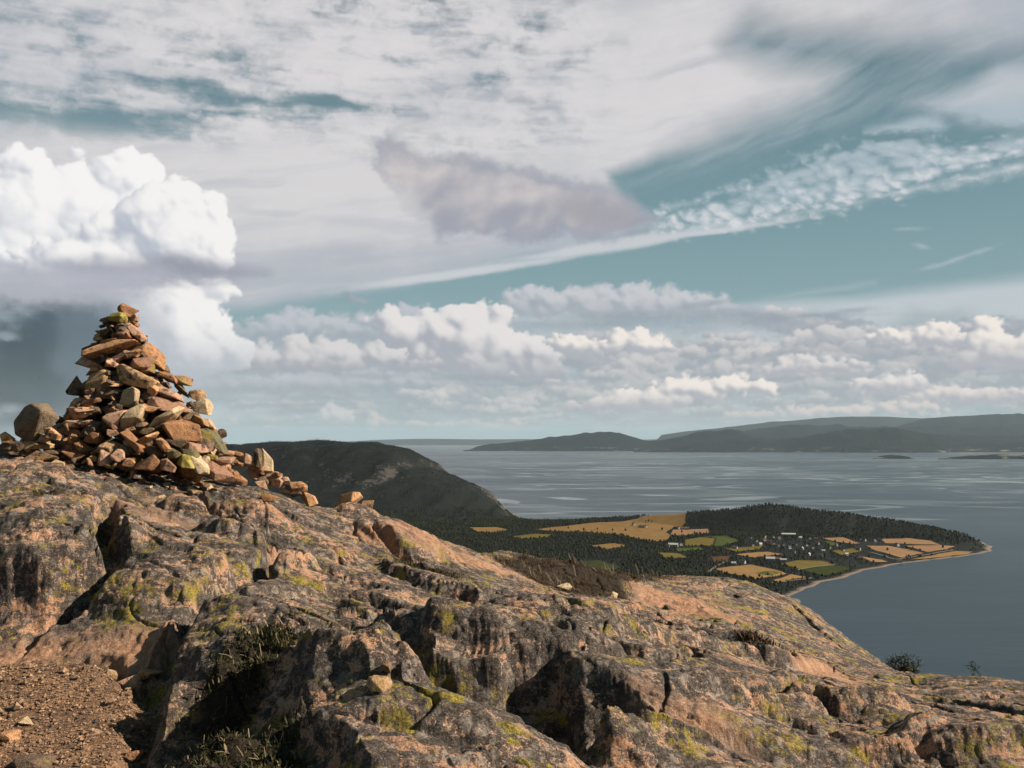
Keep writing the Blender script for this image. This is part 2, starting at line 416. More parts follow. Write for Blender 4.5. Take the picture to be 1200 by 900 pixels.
    cumulus(sk, [(605, 496, 9, 7, 0), (580, 499, 12, 4, 0)], 241, srgb(212, 202, 198), srgb(172, 184, 190), R=6, base_y=504, base_soft=8, opacity=0.75, **kw)
    dk2 = ell_list(UW, VW, [(10, 428, 132, 84, 0), (-60, 440, 170, 96, 0), (70, 400, 70, 56, -15), (40, 480, 120, 34, 0)])
    sk.over(0.9 * ss(dk2 + 0.26 * n1 + 0.14 * fine, -0.05, 0.55), lerp(ss(n2 + 0.5 * st, -0.6, 0.6), srgb(54, 74, 94), srgb(32, 50, 70)))
    # ---- the lone mauve cloud
    m1 = fbm(U / 40, V / 36, 7, 31, 0.64)
    m2 = fbm(U / 40 + 20, V / 36 + 8, 7, 32, 0.64)
    ml = [(418, 166), (440, 160), (456, 152), (466, 166), (490, 176), (530, 180), (570, 176), (590, 188), (620, 198), (660, 204), (690, 208), (730, 220), (760, 244), (770, 258), (740, 276), (700, 286), (640, 284), (590, 278), (540, 282), (510, 288), (496, 264), (466, 240), (452, 216), (440, 190)]
    mm = poly_sdf(U + 14 * m1 + 4 * fine, V + 12 * m2 + 3 * fine, ml)
    zz = np.sqrt(np.clip(mm / 60, 0, 1)) * 20 + 30 * fbm(U / 110 + 0.35 * m1, V / 64 + 0.3 * m2, 6, 33, 0.48)
    gy, gx = np.gradient(blur(zz, 4 * sk.res))
    sh = (gx * 0.75 + gy * 0.66) * sk.res
    c = lerp(ss(sh + 0.30 * m1 + 0.22 * fine, -0.7, 0.75), srgb(154, 157, 169), srgb(203, 197, 196))
    c = lerp(0.7 * ss(ell_list(U + 20 * m1, V + 12 * m2, [(700, 252, 80, 28, -10), (730, 255, 50, 22, 0)]), 0.0, 0.8), c, srgb(152, 150, 160))
    c = lerp(0.7 * (1 - ss(mm + 12 * m1 + 5 * fine, 0, 26)), c, srgb(150, 158, 171))
    topl = ss(ell_list(U + 20 * m1, V + 12 * m2, [(450, 170, 50, 26, -20), (540, 186, 70, 16, -12), (640, 208, 70, 12, -14)]), 0, 0.7)
    c = lerp(0.55 * topl, c, srgb(148, 155, 168))
    lowleft = ss(ell_list(U + 20 * m1, V + 12 * m2, [(470, 250, 60, 40, -30)]), 0, 0.6)
    sk.over(0.92 * ss(mm + 11 * m1 + 7 * fine, -6, 12) * (1 - 0.6 * lowleft), c)
    # ---- white tower at the left
    low_t = [(118, 340), (200, 322), (262, 326), (270, 344), (258, 362), (272, 384), (290, 408), (300, 430), (250, 440), (150, 444), (130, 400)]
    cumulus(sk, low_t, 301, srgb(243, 242, 241), srgb(180, 187, 197), R=30, base_y=456, base_soft=80, soft=2.6, wisp=1.2, relief=0.6, lift=0.05, gain=0.2)
    sk.over(0.75 * ss(ell_list(UW, VW, [(165, 400, 44, 70, -12), (150, 360, 50, 40, 0), (200, 440, 70, 26, 0)]) + 0.2 * n1, 0.0, 0.7), srgb(174, 181, 192))
    sk.over(0.8 * ss(ell_list(UW, VW, [(118, 385, 34, 58, 0), (112, 420, 40, 40, 0)]) + 0.3 * n1 + 0.15 * fine, -0.1, 0.7), srgb(88, 104, 119))
    tower_b = [(-200, 200), (-30, 190), (10, 190), (22, 180), (44, 176), (62, 186), (78, 176), (100, 174), (118, 184), (136, 174), (160, 175), (184, 192), (196, 212), (200, 330), (-200, 330)]
    cumulus(sk, tower_b, 300, srgb(247, 246, 245), srgb(188, 195, 206), R=38, soft=2.6, wisp=1.0, relief=0.6, lift=0.07, gain=0.55, amp=0.85)
    tower_f = [(20, 300), (40, 282), (80, 272), (110, 262), (122, 240), (140, 226), (160, 218), (182, 208), (212, 206), (234, 222), (256, 234), (270, 254), (278, 284), (276, 318), (200, 330), (40, 330)]
    cumulus(sk, tower_f, 303, srgb(245, 244, 243), srgb(180, 187, 199), R=34, soft=3.0, wisp=1.1, relief=0.66, lift=0.03, gain=0.55, amp=0.85)
    bar = poly_sdf(U + 30 * n1, V + 6 * st + 3 * fine, [(-200, 302), (40, 312), (120, 306), (200, 300), (240, 306), (310, 320), (250, 328), (200, 336), (150, 348), (60, 352), (-200, 350)])
    sk.over(0.95 * ss(bar + 8 * st + 5 * n1 + 4 * fine, -12, 12), lerp(ss(n2 + 0.8 * st + (V - 190) / 34, -1.0, 0.9), srgb(174, 177, 188), srgb(138, 142, 157)))
    tuft = ell_list(U + 12 * n1 + 6 * fine, V + 6 * n2 + 4 * fine, [(10, 478, 24, 11, 0), (4, 392, 22, 8, 0), (-8, 372, 50, 18, 0), (25, 366, 30, 12, 0)])
    sk.over(0.6 * ss(tuft + 0.5 * fine, 0, 1.0), srgb(158, 171, 181))


def paint_far_sky(sk):
    """the rest of the sky, as the part in view implies: broken grey sheet overhead, banks of cumulus low down"""
    az, el = sk.U / F, np.clip(sk.V / F, 0.01, 1.57)
    r = 1.0 / (np.tan(el) + 0.12)
    x, y = r * np.sin(az), r * np.cos(az)
    n = fbm(x * 0.9, y * 0.9, 6, 71, 0.55)
    m = fbm(x * 2.1 + n, y * 2.1, 5, 72, 0.55)
    t = np.clip(sk.V / 700.0, 0, 1)[..., None]
    sk.rgb = (srgb(140, 172, 180) * (1 - t) + srgb(70, 106, 120) * t).astype(np.float32)
    sk.over(0.85 * ss(n + 0.35 * m, -0.12, 0.5), lerp(ss(m, -0.6, 0.6), srgb(170, 178, 188), srgb(208, 209, 211)))
    b = 1 - ss(sk.V, 120, 220)
    sk.over(0.85 * b * ss(n + 0.5 * m, -0.5, 0.4), lerp(ss(m, -0.5, 0.6), srgb(150, 160, 171), srgb(206, 205, 206)))
    sk.over(1 - ss(sk.V, -4, 70), srgb(163, 183, 190))



def make_image(name, rgb, k):
    """a float image held in memory, from an array whose first row is the top"""
    ny, nx = rgb.shape[:2]
    im = bpy.data.images.new(name, nx, ny, alpha=False, float_buffer=True)
    im.colorspace_settings.name = 'Linear Rec.709'
    px = np.ones((ny, nx, 4), np.float32)
    px[..., :3] = rgb[::-1] * k
    im.pixels.foreach_set(px.ravel())
    im.update()
    im.file_format = 'OPEN_EXR'
    im.pack()
    return im


def math_node(tree, op, a, b=None, c=None):
    n = tree.nodes.new('ShaderNodeMath')
    n.operation = op
    for i, v in enumerate((a, b, c)):
        if v is None:
            continue
        if isinstance(v, (int, float)):
            n.inputs[i].default_value = v
        else:
            tree.links.new(v, n.inputs[i])
    return n.outputs[0]


def build_world():
    T = WT
    BG = 0.1
    k = 2.0 ** (-EXPO) / BG
    front = Sky(-760, 760, -60, 600, SKY_RES)
    paint_sky(front)
    far = Sky(-math.pi * F, math.pi * F, -120, math.pi / 2 * F, 0.16)
    paint_far_sky(far)
    tc = T.nodes.new('ShaderNodeTexCoord')
    sp = T.nodes.new('ShaderNodeSeparateXYZ')
    T.links.new(tc.outputs['Generated'], sp.inputs[0])
    az = math_node(T, 'ARCTAN2', sp.outputs[0], sp.outputs[1])
    el = math_node(T, 'ARCSINE', sp.outputs[2])

    def lookup(sk, im):
        u1 = sk.u0 + sk.nx / sk.res
        v0 = sk.v1 - sk.ny / sk.res
        mx = math_node(T, 'MULTIPLY_ADD', az, F / (u1 - sk.u0), -sk.u0 / (u1 - sk.u0))
        my = math_node(T, 'MULTIPLY_ADD', el, F / (sk.v1 - v0), -v0 / (sk.v1 - v0))
        cb = T.nodes.new('ShaderNodeCombineXYZ')
        T.links.new(mx, cb.inputs[0])
        T.links.new(my, cb.inputs[1])
        t = T.nodes.new('ShaderNodeTexImage')
        t.image = im
        t.interpolation = 'Cubic'
        t.extension = 'EXTEND'
        T.links.new(cb.outputs[0], t.inputs[0])
        return t.outputs[0]

    cf = lookup(front, make_image('cloud_field', front.rgb * np.array([1.025, 1.0, 1.0], np.float32), k))
    cw = lookup(far, make_image('cloud_panorama', far.rgb, k))
    # the front field melts into the panorama beyond the frame
    def edge(x, a, b):
        n = T.nodes.new('ShaderNodeMapRange')
        n.interpolation_type = 'SMOOTHSTEP'
        T.links.new(x, n.inputs[0])
        n.inputs[1].default_value, n.inputs[2].default_value = a, b
        return n.outputs[0]
    absaz = math_node(T, 'ABSOLUTE', az)
    f1 = edge(absaz, 755 / F, 670 / F)
    f2 = edge(el, 598 / F, 500 / F)
    ff = math_node(T, 'MULTIPLY', f1, f2)

    def mix(f, a, b, mode='MIX'):
        n = T.nodes.new('ShaderNodeMix')
        n.data_type = 'RGBA'
        n.blend_type = mode
        if isinstance(f, float):
            n.inputs[0].default_value = f
        else:
            T.links.new(f, n.inputs[0])
        for v, s in ((a, n.inputs[6]), (b, n.inputs[7])):
            if isinstance(v, tuple):
                s.default_value = v
            else:
                T.links.new(v, s)
        return n.outputs[2]
    clouds = mix(ff, cw, cf)
    sky = T.nodes.new('ShaderNodeTexSky')
    sky.sky_type = 'NISHITA'
    sky.sun_disc = False
    sky.sun_elevation = SUN_EL
    sky.sun_rotation = SUN_AZ
    sky.altitude = 320
    air = mix(1.0, sky.outputs[0], (0.9, 0.85, 0.62, 1), 'MULTIPLY')
    col = mix(0.96, air, clouds)
    bg = T.nodes.new('ShaderNodeBackground')
    bg.inputs[1].default_value = BG
    T.links.new(col, bg.inputs[0])
    wo = T.nodes.new('ShaderNodeOutputWorld')
    T.links.new(bg.outputs[0], wo.inputs[0])


SKY_RES = 1.15
build_world()
world.cycles.sampling_method = 'MANUAL'
world.cycles.sample_map_resolution = 1024

# ------------------------------------------------------------------ helpers for objects and materials
def mesh_np(name, verts, faces, mat=None, smooth=True, attrs=None, parent=None, link=True):
    verts = np.asarray(verts, np.float32)
    faces = np.asarray(faces, np.int32)
    me = bpy.data.meshes.new(name)
    n, k = faces.shape
    me.vertices.add(len(verts))
    me.vertices.foreach_set('co', verts.ravel())
    me.loops.add(n * k)
    me.loops.foreach_set('vertex_index', faces.ravel())
    me.polygons.add(n)
    me.polygons.foreach_set('loop_start', np.arange(0, n * k, k, dtype=np.int32))
    me.polygons.foreach_set('use_smooth', np.full(n, bool(smooth)))
    for an, av in (attrs or {}).items():
        at_ = me.attributes.new(an, 'FLOAT', 'POINT')
        at_.data.foreach_set('value', np.asarray(av, np.float32).ravel())
    me.update(calc_edges=True)
    me.validate()
    if mat:
        me.materials.append(mat)
    if not link:
        return me
    return put(name, me, parent)


def put(name, me, parent=None):
    o = bpy.data.objects.new(name, me)
    COL.objects.link(o)
    if parent is not None:
        o.parent = parent
    return o


def tag(o, label=None, cat=None, group=None, kind=None):
    for k, v in (('label', label), ('category', cat), ('group', group), ('kind', kind)):
        if v:
            o[k] = v
    return o


def empty(name, loc=(0, 0, 0), rz=0.0):
    o = bpy.data.objects.new(name, None)
    COL.objects.link(o)
    o.empty_display_size = 0.2
    o.location = loc
    o.rotation_euler = (0, 0, rz)
    return o


def copy_tree(root):
    c = root.copy()
    COL.objects.link(c)
    for ch in root.children:
        d = ch.copy()
        COL.objects.link(d)
        d.parent = c
    return c


class M:
    """small material builder"""

    def __init__(self, name, rough=0.85, spec=0.3):
        self.mat = bpy.data.materials.new(name)
        self.mat.use_nodes = True
        self.t = self.mat.node_tree
        self.b = self.t.nodes['Principled BSDF']
        self.b.inputs['Roughness'].default_value = rough
        self.b.inputs['Specular IOR Level'].default_value = spec
        self.geo = self.t.nodes.new('ShaderNodeNewGeometry')
        self.pos = self.geo.outputs['Position']

    def link(self, a, b):
        self.t.links.new(a, b)

    def val(self, v, s):
        if isinstance(v, (int, float)):
            s.default_value = v
        elif isinstance(v, tuple):
            s.default_value = (*v, 1) if len(v) == 3 and s.type == 'RGBA' else v
        else:
            self.link(v, s)

    def mapping(self, scale=(1, 1, 1), rot=(0, 0, 0), vec=None):
        n = self.t.nodes.new('ShaderNodeMapping')
        n.inputs['Scale'].default_value = scale
        n.inputs['Rotation'].default_value = rot
        self.link(vec or self.pos, n.inputs['Vector'])
        return n.outputs[0]

    def noise(self, vec, scale, detail=4, rough=0.55, dist=0.0):
        n = self.t.nodes.new('ShaderNodeTexNoise')
        self.link(vec, n.inputs['Vector'])
        n.inputs['Scale'].default_value = scale
        n.inputs['Detail'].default_value = detail
        n.inputs['Roughness'].default_value = rough
        n.inputs['Distortion'].default_value = dist
        return n.outputs[0]

    def voro(self, vec, scale, feature='F1', out='Distance'):
        n = self.t.nodes.new('ShaderNodeTexVoronoi')
        n.feature = feature
        self.link(vec, n.inputs['Vector'])
        n.inputs['Scale'].default_value = scale
        return n.outputs[out]

    def ramp(self, x, lo, hi, a=0.0, b=1.0, smooth=True):
        n = self.t.nodes.new('ShaderNodeMapRange')
        n.interpolation_type = 'SMOOTHSTEP' if smooth else 'LINEAR'
        self.val(x, n.inputs[0])
        for i, v in enumerate((lo, hi, a, b)):
            n.inputs[1 + i].default_value = v
        return n.outputs[0]

    def math(self, op, a, b=0.0):
        n = self.t.nodes.new('ShaderNodeMath')
        n.operation = op
        self.val(a, n.inputs[0])
        self.val(b, n.inputs[1])
        return n.outputs[0]

    def mix(self, f, a, b, mode='MIX'):
        n = self.t.nodes.new('ShaderNodeMix')
        n.data_type = 'RGBA'
        n.blend_type = mode
        self.val(f, n.inputs[0])
        self.val(a, n.inputs[6])
        self.val(b, n.inputs[7])
        return n.outputs[2]

    def grey(self, x):
        n = self.t.nodes.new('ShaderNodeCombineColor')
        for i in range(3):
            self.link(x, n.inputs[i])
        return n.outputs[0]

    def attr(self, name):
        n = self.t.nodes.new('ShaderNodeAttribute')
        n.attribute_name = name
        return n.outputs['Fac']

    def rand(self):
        n = self.t.nodes.new('ShaderNodeObjectInfo')
        return n.outputs['Random']

    def bump(self, h, strength, dist=0.02, prev=None):
        n = self.t.nodes.new('ShaderNodeBump')
        n.inputs['Strength'].default_value = strength
        n.inputs['Distance'].default_value = dist
        self.link(h, n.inputs['Height'])
        if prev is not None:
            self.link(prev, n.inputs['Normal'])
        self.link(n.outputs[0], self.b.inputs['Normal'])
        return n.outputs[0]

    def color(self, c):
        self.val(c, self.b.inputs['Base Color'])
        return self.mat


def grid_faces(nr, nc, wrap=False):
    i, j = np.meshgrid(np.arange(nr - 1), np.arange(nc if wrap else nc - 1), indexing='ij')
    j2 = (j + 1) % nc
    return np.stack([i * nc + j, i * nc + j2, (i + 1) * nc + j2, (i + 1) * nc + j], -1).reshape(-1, 4)


# ------------------------------------------------------------------ the fjord
WZ = -320.0


def pw(px, py, h=0.0):
    """where the ray of a photo pixel meets the level h metres above the water"""
    d = ray(px, py)
    t = (WZ + h) / d[2]
    return d * t


def make_water():
    m = M('sea_water', 0.22, 0.5)
    flat = m.mapping((1 / 3000.0, 1 / 1900.0, 0.0), (0, 0, math.radians(8)))
    big = m.noise(flat, 1.0, 5, 0.62, 0.5)
    fine = m.noise(m.mapping((1 / 900.0, 1 / 420.0, 0.0), (0, 0, math.radians(-4))), 1.0, 4, 0.6, 0.7)
    curl = m.noise(m.mapping((1 / 1500.0, 1 / 800.0, 0.0), (0, 0, math.radians(14))), 1.0, 3, 0.5, 1.6)
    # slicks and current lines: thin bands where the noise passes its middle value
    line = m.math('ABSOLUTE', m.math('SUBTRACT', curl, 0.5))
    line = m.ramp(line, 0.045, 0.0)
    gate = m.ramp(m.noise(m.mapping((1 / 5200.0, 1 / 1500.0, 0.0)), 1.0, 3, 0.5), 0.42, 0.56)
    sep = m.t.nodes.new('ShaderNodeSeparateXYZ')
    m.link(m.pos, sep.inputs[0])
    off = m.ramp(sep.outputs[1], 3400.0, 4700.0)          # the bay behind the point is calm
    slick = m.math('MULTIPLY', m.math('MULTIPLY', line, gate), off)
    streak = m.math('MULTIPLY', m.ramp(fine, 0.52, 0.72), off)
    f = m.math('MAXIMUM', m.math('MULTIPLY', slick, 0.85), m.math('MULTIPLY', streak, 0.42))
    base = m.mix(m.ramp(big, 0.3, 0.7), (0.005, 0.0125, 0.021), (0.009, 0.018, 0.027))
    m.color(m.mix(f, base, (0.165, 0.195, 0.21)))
    rough = m.ramp(big, 0.3, 0.7, 0.30, 0.40)
    m.link(rough, m.b.inputs['Roughness'])
    rip = m.noise(m.mapping((1 / 90.0, 1 / 26.0, 0.0)), 1.0, 3, 0.6)
    m.bump(rip, 0.12, 6.0)
    m.b.inputs['IOR'].default_value = 1.33
    R = np.concatenate([[0.0], np.geomspace(300, 98000, 60)])
    A = np.linspace(0, 2 * math.pi, 129)[:-1]
    rr, aa = np.meshgrid(R, A, indexing='ij')
    v = np.stack([rr * np.sin(aa), rr * np.cos(aa), np.full_like(rr, WZ)], -1).reshape(-1, 3)
    o = mesh_np('water', v, grid_faces(len(R), len(A), True)[:, ::-1], m.mat)
    tag(o, kind='structure')


make_water()

# ------------------------------------------------------------------ the wooded point, the headland and the valley between
COAST = [pw(*p)[:2] for p in [(870, 800), (905, 730), (921, 715), (938, 707), (930, 702), (921, 698), (933, 694), (946, 688), (958, 683), (987, 677), (1013, 668), (1040, 663), (1067, 659), (1117, 653),
                              (1148, 649), (1161, 645), (1160, 640), (1150, 636), (1130, 632), (1080, 627), (1000, 620), (900, 615), (800, 611), (720, 609), (680, 610.5), (650, 611.5), (628, 611), (615, 608), (606, 606)]]
COAST += [pw(600, 601)[:2], pw(560, 592)[:2], pw(480, 580)[:2], pw(300, 560)[:2], pw(-300, 556)[:2]]
COAST += [np.array([-6000.0, 300.0]), np.array([-3000.0, -2500.0]), np.array([200.0, -1500.0]), np.array([420.0, 700.0])]
RIDGE = [(pw(px, py, h + 9), h) for px, py, h in [(650, 612, 8), (700, 607, 20), (760, 603, 36), (820, 599, 60), (862, 596, 76), (885, 592, 90), (902, 589.5, 98), (925, 592.5, 90), (960, 597, 80), (1000, 602, 66), (1040, 608, 54), (1080, 615, 42), (1110, 622, 30), (1140, 632, 14)]]
HEAD = [(at(px, py, d), at(px, py, d)[2] - WZ - 8) for px, py, d in [(604, 604, 4200), (586, 592, 4210), (566, 579, 4230), (546, 567, 4260), (520, 557, 4320), (497, 548, 4380), (482, 535, 4420), (462, 527, 4480), (436, 520, 4560), (402, 517, 4680), (370, 516, 4780), (322, 518, 4950), (280, 520, 5100), (100, 522, 5700), (-200, 525, 6500)]]


def poly_dist(x, y, pts):
    """signed distance to a closed polygon, positive inside"""
    d2 = np.full(x.shape, 1e18)
    ins = np.zeros(x.shape, bool)
    for i in range(len(pts)):
        x0, y0 = pts[i][0], pts[i][1]
        x1, y1 = pts[(i + 1) % len(pts)][0], pts[(i + 1) % len(pts)][1]
        ex, ey = x1 - x0, y1 - y0
        t = np.clip(((x - x0) * ex + (y - y0) * ey) / (ex * ex + ey * ey + 1e-12), 0, 1)
        d2 = np.minimum(d2, (x - x0 - t * ex) ** 2 + (y - y0 - t * ey) ** 2)
        ins ^= ((y >= y0) != (y >= y1)) & (x < x0 + (y - y0) * ex / (ey + 1e-12))
    return np.where(ins, 1, -1) * np.sqrt(d2)


def line_dist(x, y, pts):
    """distance to a polyline and the parameter interpolated along it"""
    best = np.full(x.shape, 1e18)
    val = np.zeros(x.shape)
    side = np.zeros(x.shape)
    for (p, a), (q, b) in zip(pts[:-1], pts[1:]):
        ex, ey = q[0] - p[0], q[1] - p[1]
        t = np.clip(((x - p[0]) * ex + (y - p[1]) * ey) / (ex * ex + ey * ey + 1e-12), 0, 1)
        d = (x - p[0] - t * ex) ** 2 + (y - p[1] - t * ey) ** 2
        c = d < best
        best = np.where(c, d, best)
        val = np.where(c, a + (b - a) * t, val)
        side = np.where(c, ex * (y - p[1]) - ey * (x - p[0]), side)
    return np.sqrt(best), val, side


def land_h(x, y, parts=False):
    """height above the water"""
    x, y = np.asarray(x, float), np.asarray(y, float)
    d = poly_dist(x + 14 * fbm(x / 90, y / 90, 3, 201), y + 14 * fbm(x / 90, y / 90, 3, 202), COAST)
    h = np.where(d > 0, np.minimum(d * 0.10, 12) + np.minimum(np.maximum(d - 60, 0) * 0.03, 16), np.maximum(d * 0.15, -14))
    inland = ss(d, 0, 160)
    h = h + inland * (7 * fbm(x / 420, y / 420, 4, 203))
    rd, rv, _ = line_dist(x, y, RIDGE)
    w = 150 + 0.9 * rv
    rh = rv * np.exp(-(rd / w) ** 2 * 1.6) * (1 + 0.10 * fbm(x / 110, y / 110, 4, 204)) * ss(d, -5, 60)
    hd, hv, _ = line_dist(x, y, HEAD)
    n = fbm(x / 330, y / 330, 5, 205)
    crag = ridged(x / 170, y / 170, 4, 206)
    hh = hv * np.exp(-(np.maximum(hd - 10, 0) / (260 + 1.15 * hv)) ** 2 * 1.9) * (1 + 0.16 * n * np.minimum(hd / 250, 1) + 0.05 * fbm(x / 140, y / 140, 4, 207)) + 20 * crag * ss(hv, 60, 200) * ss(hd, 40, 200) * np.exp(-(hd / 600) ** 2)
    hh = hh * ss(d, -10, 90)
    h = np.maximum(h, 0.25 * h + np.maximum(rh, hh)) if not parts else h
    return h


def on_land(px, py, up=0.0):
    h = 22.0
    for _ in range(24):
        p = pw(px, py, h + up)
        h = 0.5 * h + 0.5 * max(0.5, float(land_h(np.array([p[0]]), np.array([p[1]]))[0]))
    p = pw(px, py, h + up)
    return np.array([p[0], p[1], WZ + float(land_h(np.array([p[0]]), np.array([p[1]]))[0])])


def make_land():
    xs = np.arange(-2600, 1720, 13.0)
    ys = np.concatenate([np.arange(900, 1900, 40.0), np.arange(1900, 4700, 11.0), np.arange(4700, 7200, 60.0)])
    X, Y = np.meshgrid(xs, ys)
    H = land_h(X, Y)
    d = poly_dist(X + 14 * fbm(X / 90, Y / 90, 3, 201), Y + 14 * fbm(X / 90, Y / 90, 3, 202), COAST)
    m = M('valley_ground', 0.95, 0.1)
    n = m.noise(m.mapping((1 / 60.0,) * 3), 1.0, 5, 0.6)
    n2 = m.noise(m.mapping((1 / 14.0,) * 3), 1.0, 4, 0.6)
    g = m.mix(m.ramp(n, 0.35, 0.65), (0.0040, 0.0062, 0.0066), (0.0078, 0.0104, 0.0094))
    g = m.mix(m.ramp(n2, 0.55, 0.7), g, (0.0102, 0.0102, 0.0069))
    # bare rock where the ground is steep
    sx = m.t.nodes.new('ShaderNodeSeparateXYZ')
    m.link(m.geo.outputs['Normal'], sx.inputs[0])
    steep = m.math('ADD', sx.outputs[2], m.math('MULTIPLY', m.math('SUBTRACT', n2, 0.5), 0.5))
    g = m.mix(m.ramp(steep, 0.83, 0.70), g, (0.0488, 0.0450, 0.0435))
    g = m.mix(m.attr('shore'), g, (0.1425, 0.1125, 0.0938))
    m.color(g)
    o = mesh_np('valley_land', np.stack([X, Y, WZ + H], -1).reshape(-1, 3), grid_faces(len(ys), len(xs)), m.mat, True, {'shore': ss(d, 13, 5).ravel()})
    tag(o, kind='structure')


make_land()


# ------------------------------------------------------------------ fields
def field_mat(name, a, b, rows=9.0, turn=0.4):
    m = M(name, 0.95, 0.05)
    n = m.noise(m.mapping((1 / 45.0,) * 3), 1.0, 4, 0.6)
    st = m.noise(m.mapping((1 / rows, 1 / 260.0, 0), (0, 0, turn)), 1.0, 2, 0.5)
    c = m.mix(m.ramp(n, 0.3, 0.7), a, b)
    c = m.mix(m.ramp(st, 0.4, 0.65, 0.0, 0.35), c, tuple(v * 0.72 for v in b))
    return m.color(c)


FM = {
    'gold': field_mat('ripe_grain', (0.1132, 0.0678, 0.0236), (0.1446, 0.0916, 0.0365)),
    'gold2': field_mat('ripe_grain_pale', (0.1500, 0.0893, 0.0357), (0.1714, 0.1071, 0.0464), 12, 1.2),
    'orange': field_mat('stubble', (0.150, 0.090, 0.048), (0.180, 0.112, 0.062), 8, 1.9),
    'olive': field_mat('olive_meadow', (0.0714, 0.0572, 0.0125), (0.0929, 0.0714, 0.0179), 11, 0.9),
    'green': field_mat('green_meadow', (0.0304, 0.0428, 0.0100), (0.0428, 0.0536, 0.0125), 10, 0.7),
    'dark': field_mat('dark_pasture', (0.0161, 0.0232, 0.0065), (0.0232, 0.0304, 0.0078), 10, 2.2),
    'brown': field_mat('ploughed_earth', (0.0428, 0.0215, 0.0125), (0.0572, 0.0304, 0.0179), 7, 0.3),
}
FIELDS = [
    ('olive', [(600, 629), (628, 626), (646, 627), (640, 630), (612, 632)]),
    ('gold', [(690, 640), (718, 637), (736, 640), (712, 644)]),
    ('olive', [(770, 648), (796, 649), (806, 654), (782, 655)]),
    ('gold2', [(862, 650), (900, 647), (918, 650), (884, 654)]),
    ('green', [(884, 672), (906, 668), (916, 671), (898, 676)]),
    ('olive', [(975, 646), (1000, 643), (1008, 647), (986, 651)]),
    ('gold', [(625, 621), (663, 617), (701, 612.5), (748, 608), (806, 606.5), (803, 611), (789, 619), (780, 624), (786, 628), (780, 634), (768, 635), (754, 633), (727, 627), (687, 623.5), (654, 623)]),
    ('orange', [(789, 621), (829, 620), (831, 625), (796, 628), (786, 627)]),
    ('gold', [(548, 618.5), (582, 618), (596, 621), (576, 625), (558, 623)]),
    ('olive', [(803, 633), (821, 630), (838, 631.5), (834, 640), (803, 640)]),
    ('green', [(822, 629.5), (850, 628), (865, 634), (843, 641), (836, 640), (840, 631)]),
    ('olive', [(850, 643), (893, 640), (890, 644), (863, 647)]),
    ('brown', [(833, 653), (855, 652), (853, 657), (837, 659)]),
    ('gold2', [(840, 667), (880, 662), (922, 673), (883, 679), (843, 671)]),
    ('gold2', [(907, 680), (927, 673.5), (947, 677), (930, 679), (909, 683)]),
    ('olive', [(913, 662), (933, 657), (970, 659), (975, 662), (938, 667.5)]),
    ('dark', [(940, 668.5), (975, 663), (987, 664), (997, 667), (967, 676)]),
    ('orange', [(963, 631), (987, 630), (1008, 637), (1000, 638), (975, 634)]),
    ('green', [(966, 635), (975, 635), (984, 640), (974, 640)]),
    ('orange', [(1033, 632), (1063, 631), (1090, 634), (1102, 639), (1067, 638), (1037, 637)]),
    ('orange', [(1015, 640), (1040, 640), (1083, 648.5), (1057, 654), (1027, 646)]),
    ('orange', [(1060, 640), (1120, 640.5), (1110, 644), (1087, 647.5)]),
    ('gold2', [(1067, 656), (1120, 646), (1140, 647), (1133, 650), (1087, 655)]),
    ('orange', [(1007, 652), (1033, 656.5), (1040, 659), (1022, 659)]),
    ('dark', [(660, 661), (701, 657), (727, 665), (716, 670), (667, 669)]),
    ('green', [(792, 643), (821, 642), (824, 645), (795, 647)]),
]
FIELD_POLYS = []


def make_field(kind, poly):
    pts = [on_land(*p)[:2] for p in poly]
    FIELD_POLYS.append(pts)
    dense = []
    for i in range(len(pts)):
        a, b = pts[i], pts[(i + 1) % len(pts)]
        n = max(1, int(np.hypot(*(b - a)) / 16))
        for k in range(n):
            p = a + (b - a) * k / n
            w = 3.5
            dense.append((p[0] + w * float(fbm(np.array([p[0] / 40]), np.array([p[1] / 40]), 3, 9)[0]), p[1] + w * float(fbm(np.array([p[0] / 40 + 9]), np.array([p[1] / 40]), 3, 10)[0])))
    P = np.array(dense)
    x0, y0 = P.min(0)
    x1, y1 = P.max(0)
    gx, gy = np.meshgrid(np.arange(x0, x1, 18.0), np.arange(y0, y1, 18.0))
    gx, gy = gx.ravel(), gy.ravel()
    keep = poly_dist(gx, gy, dense) > 7
    allp = [Vector(p) for p in dense] + [Vector((a, b)) for a, b in zip(gx[keep], gy[keep])]
    nb = len(dense)
    vs, _, fs, *_ = geometry.delaunay_2d_cdt(allp, [], [list(range(nb))], 1, 1e-4)
    V2 = np.array([(v.x, v.y) for v in vs])
    z = WZ + land_h(V2[:, 0], V2[:, 1]) + 1.3
    tri = [list(f) for f in fs if len(f) == 3]
    o = mesh_np('field', np.column_stack([V2, z]), tri, FM[kind], True)
    tag(o, kind='structure')


for kd, pl in FIELDS:
    make_field(kd, pl)


